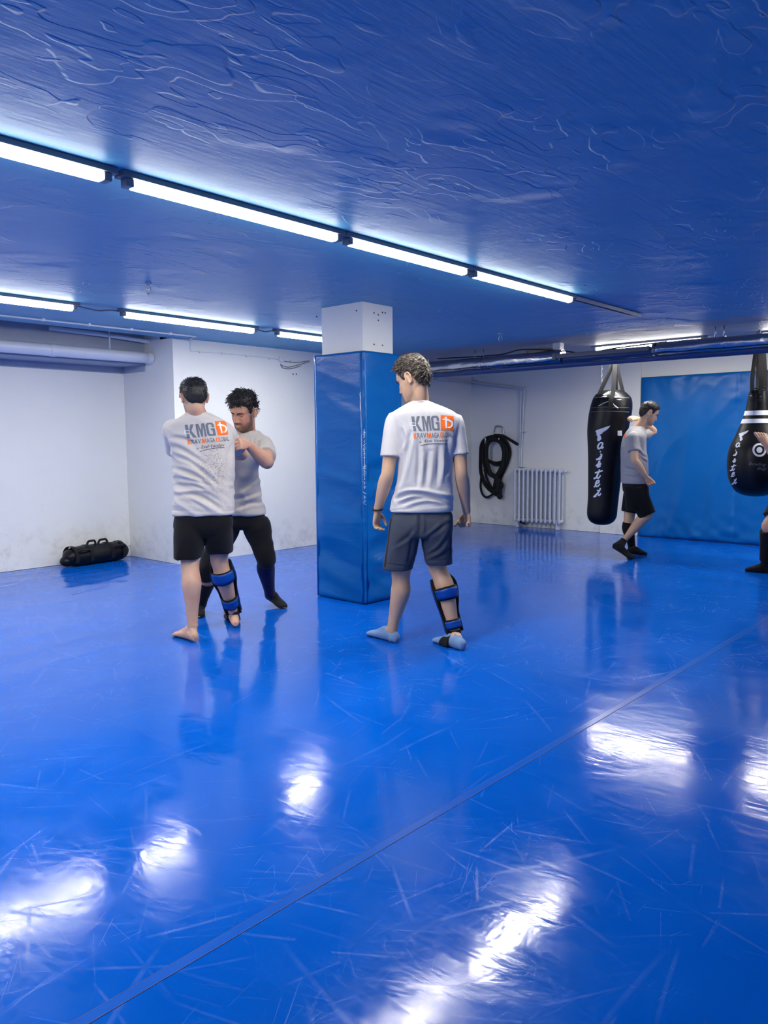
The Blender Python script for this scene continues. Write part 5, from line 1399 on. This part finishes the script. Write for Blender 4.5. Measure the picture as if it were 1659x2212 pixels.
# ------------------------------------------------------------------ man in profile with one hand on his neck
def man_4():
    mb = MB(); org = A(*at_z(1365, 1203)); org[2] = 0
    DD = 8.60
    hd = D(1401, 893, 8.62); f = yawdir(92, 24)
    hf = HeadFrame(hd, f, ZU, 1.0)
    head(mb, hf)
    nb = D(1381, 924, 8.62)
    limb(mb, [D(1374, 938, 8.62), nb, hf.w(A(0, -.010, -.076)), hf.w(A(0, -.02, -.02))], [.075, .060, .055, .055])
    tors = [(925, 1366, 1392, 8.62, .06), (935, 1357, 1392, 8.62, .13), (955, 1351, 1389, 8.62, .16), (985, 1348, 1393, 8.61, .15), (1020, 1349, 1396, 8.61, .14), (1045, 1349, 1395, 8.61, .15), (1075, 1352, 1394, 8.61, .15)]
    sec_loft(mb, smooth_secs(tors))
    shN, elN, wrN = D(1369, 947, 8.475), D(1371, 994, 8.40), D(1396, 1030, 8.44)
    shF, elF, wrF = D(1380, 942, 8.80), D(1412, 932, 8.92), D(1383, 905, 8.76)
    arm(mb, shN, elN, wrN, .98); arm(mb, shF, elF, wrF, .98)
    hand(mb, wrN, unit(RH*.55-ZU*.8), RH*.6+ZU*.5-FH*.2, (.8, 1.0, .6), .98, nflip=1., thumb_out=.2, tcurl=.7)
    hand(mb, wrF, unit(-RH*.95+ZU*.10-FH*.35), ZU*.2+FH*.2-RH*.1, (.25, .5, .5), 1., nflip=1.)
    hipN, knN, anN = D(1374, 1060, 8.52), D(1398, 1112, 8.46), D(1347, 1168, 8.56)
    hipF, knF, anF = D(1370, 1060, 8.70), D(1358, 1122, 8.70), D(1365, 1184, 8.72)
    fN = unit(RH*.9+FH*.1); 
    leg(mb, hipN, knN, anN, RH*.8+ZU*.3, 1.02); SF = leg(mb, hipF, knF, anF, RH, 1.02)
    tn = at_z(1366, 1209); hn = D(1325, 1184, 8.50); foot(mb, anN, hn, tn, .98)
    hfF, tf = at_z(1358, 1197), at_z(1398, 1198); foot(mb, anF, hfF, tf, .98)
    p = build_body(mb, M['skin3'], org, 'young man in profile holding the back of his neck before the long punch bag', hf=hf, beard=beard_fn(.30, .3))
    tb = MB()
    secs = [(921, 1364, 1389, 8.62, .065), (926, 1360, 1390, 8.62, .10), (933, 1355, 1391, 8.62, .15), (945, 1350, 1391, 8.62, .20), (965, 1345, 1392, 8.62, .195), (995, 1343.5, 1395.5, 8.61, .175), (1020, 1343.5, 1397.5, 8.61, .165), (1040, 1344, 1398, 8.61, .17), (1044, 1344.5, 1398, 8.61, .17)]
    sec_loft(tb, smooth_secs(secs))
    limb(tb, [shN+FH*.04, shN, shN*.5+elN*.5, shN*.40+elN*.60], [.066, .066, .066, .070]); limb(tb, [shF-FH*.03, shF, shF*.6+elF*.4, shF*.45+elF*.55], [.068, .07, .07, .072])
    tee = cloth('t_shirt', tb, M['tee4'], p, .0075, it=12, wr=lambda V, N: creases(V, N, [([(1380, 975), (1388, 985), (1396, 988)], 2.6, .010), ([(1380, 985), (1390, 995), (1396, 999)], 2.6, .010), ([(1347, 1010), (1365, 1014), (1380, 1020)], 3, .009), ([(1346, 1028), (1362, 1030), (1378, 1033)], 3, .008), ([(1350, 950), (1352, 975), (1350, 1000)], 3, .006)])+.006*np.clip(folds(V, math.radians(-25), 9, .25, 2.), -.6, 1)*(.3+pxw(V, 1385, 985, 18, 40)+.5*pxw(V, 1375, 1025, 30, 20)))
    tee['label'] = 'grey T-shirt with an orange back print'
    sb_ = MB()
    sec_loft(sb_, smooth_secs([(1028, 1349, 1394, 8.61, .14), (1045, 1346.5, 1397, 8.61, .165), (1062, 1348, 1399, 8.61, .165)]))
    limb(sb_, [hipN-ZU*-.02, hipN*.6+knN*.4, hipN*.15+knN*.85, knN+unit(knN-hipN)*.005], [.112, .108, .098, .095], 24)
    limb(sb_, [hipF, hipF*.6+knF*.4, hipF*.25+knF*.75], [.112, .105, .098], 24)
    sec_loft(sb_, smooth_secs([(1050, 1348, 1400, 8.53, .10), (1080, 1351, 1403, 8.51, .10), (1104, 1352, 1405, 8.50, .095)]))
    cloth('shorts', sb_, M['blackshort'], p, .009, None)
    leg_wrap(MB(), SF, RH, .18, 1.0, -math.pi, math.pi, .003, .005, 26, 14).build('shin_sleeve', M['sock_black'], p)
    for an, h_, t_ in ((anN, hn, tn), (anF, hfF, tf)):
        s_ = MB(); foot(s_, an, h_, t_, 1., .005); cloth('sock', s_, M['sock_black'], p, .0065, None, 3)
    hair(hf, 'hair', M['hair_dark'], p, org, side=.006, top=.017, rough=.002, clumps=900, clen=(.010, .018), flow=A(0, 1, -.3), seed=11, lift=.05, mess=.1, rad=(.0010, .0020))
    face_parts(hf, p, M['hair_black'], M['lash'])
    bv = bvh_of(tee)
    decal('orange_square', [[(1346, 927), (1351.5, 926), (1352, 943.5), (1346.5, 944)]], M['print_orange'], tee, bv, 2., .002)
    decal('square_emblem', stroke(spl2([(1346.5, 932), (1349.5, 931), (1350.5, 935), (1348.5, 939.5), (1346.5, 940)]), 1.3), M['print_white'], tee, bv, 2., .003)
    return p
man_4()
decal('white_label', [[(1334, 930.5), (1343, 930), (1343.5, 941.5), (1334, 941)]], M['print_white'], hb, bv1, off=.003)

# ------------------------------------------------------------------ kicker at the pear-shaped bag, mostly past the frame
def man_5():
    mb = MB(); org = A(*at_z(1655, 1236)); org[2] = 0
    hipS, knS, anS = D(1712, 1052, 7.40), D(1660, 1136, 7.34), D(1655, 1212, 7.40)
    hipK, knK, anK = D(1735, 1040, 7.30), D(1750, 1010, 6.98), D(1669, 978, 7.36)
    hd = D(1830, 845, 7.45); f = yawdir(-80, 8); hf = HeadFrame(hd, f, ZU+RH*.15, 1.0); head(mb, hf)
    nb = D(1815, 885, 7.45); limb(mb, [D(1805, 905, 7.44), nb, hf.w(A(0, -.010, -.076)), hf.w(A(0, -.02, -.02))], [.075, .060, .056, .055])
    tors = [(885, 1800, 1830, 7.45, .06), (905, 1775, 1835, 7.44, .15), (940, 1760, 1825, 7.43, .18), (990, 1738, 1795, 7.40, .15), (1035, 1712, 1768, 7.38, .15), (1075, 1698, 1750, 7.37, .14)]
    sec_loft(mb, smooth_secs(tors))
    sh1, el1, wr1 = D(1795, 925, 7.25), D(1800, 975, 7.05), D(1785, 920, 7.00); sh2, el2, wr2 = D(1800, 925, 7.62), D(1775, 975, 7.70), D(1765, 925, 7.72)
    arm(mb, sh1, el1, wr1); arm(mb, sh2, el2, wr2)
    hand(mb, wr1, unit(ZU*.9-RH*.3), FH, (1., 1.1, .7)); hand(mb, wr2, unit(ZU*.9-RH*.3), -FH, (1., 1.1, .7), nflip=-1.)
    SS = leg(mb, hipS, knS, anS, -RH, 1.02); SK = leg(mb, hipK, knK, anK, -RH*.4-FH*.7+ZU*.3, 1.02)
    hs, ts = at_z(1668, 1238), at_z(1610, 1233); foot(mb, anS, hs, ts, .98)
    # raised bare foot: sole and toes towards the bag
    toe = D(1640, 932, 7.50); heel = D(1672, 988, 7.44)
    d = unit(toe-heel); s = unit(np.cross(d, FH)); u = np.cross(s, d)
    if u @ FH > 0: pass
    t = np.arange(18)*2*math.pi/18; L = np.linalg.norm(toe-heel)
    rings = [heel+d*q*L+u*.0+w*np.cos(t)[:, None]*s+h*np.sin(t)[:, None]*u for q, w, h in ((-.06, .02, .02), (.02, .031, .032), (.2, .034, .036), (.45, .036, .028), (.65, .043, .022), (.82, .045, .016))]
    mb.loft(rings)
    for i, (o, l, r) in enumerate(((.034, 1.03, .013), (.013, .98, .0105), (-.006, .93, .0100), (-.023, .88, .0095), (-.038, .82, .009))):
        b = heel+d*.70*L+s*o; e = heel+d*l*L+s*o*1.25
        mb.tube([b, b*.45+e*.55, e, e+d*.005], [r*1.1, r*.95, r*1.05, r*.5], 10)
    mb.tube([anK, heel+d*.15*L], [.034, .033], 14)
    p = build_body(mb, M['skin'], org, 'kicker with a bare foot raised to the pear-shaped bag, black guard on standing leg', hf=hf, beard=beard_fn(.2))
    tb = MB(); sec_loft(tb, smooth_secs([(883, 1799, 1832, 7.45, .065), (895, 1782, 1838, 7.45, .13), (915, 1768, 1838, 7.44, .19), (950, 1752, 1826, 7.42, .19), (990, 1733, 1800, 7.40, .17), (1030, 1708, 1775, 7.38, .17), (1052, 1700, 1766, 7.38, .17)]))
    limb(tb, [sh1+FH*.03, sh1, sh1*.4+el1*.6], [.07, .075, .075]); limb(tb, [sh2-FH*.03, sh2, sh2*.4+el2*.6], [.07, .075, .075])
    cloth('t_shirt', tb, M['tee4'], p, .009, None)
    sb_ = MB(); sec_loft(sb_, smooth_secs([(1040, 1705, 1765, 7.38, .15), (1060, 1698, 1755, 7.37, .16), (1078, 1696, 1750, 7.37, .15)]))
    limb(sb_, [hipS, hipS*.55+knS*.45, hipS*.18+knS*.82], [.115, .108, .098], 24); limb(sb_, [hipK, hipK*.5+knK*.5, knK], [.115, .105, .095], 24)
    cloth('shorts', sb_, M['blackshort'], p, .009, None)
    hair(hf, 'hair', M['hair_dark'], p, org, side=.008, top=.018, clumps=80, seed=13)
    shin_guard(p, SS, -RH, M['guard_black'], M['guard_black'], M['guard_black'], top=.14, bot=1.0, straps=((.32, .44), (.62, .74)), an=anS, heel=hs, toe=ts, label='black shin guard')
    s_ = MB(); foot(s_, anS, hs, ts, 1.02, .008); cloth('foot_guard', s_, M['guard_black'], p, .007, None, 3)
    return p
man_5()
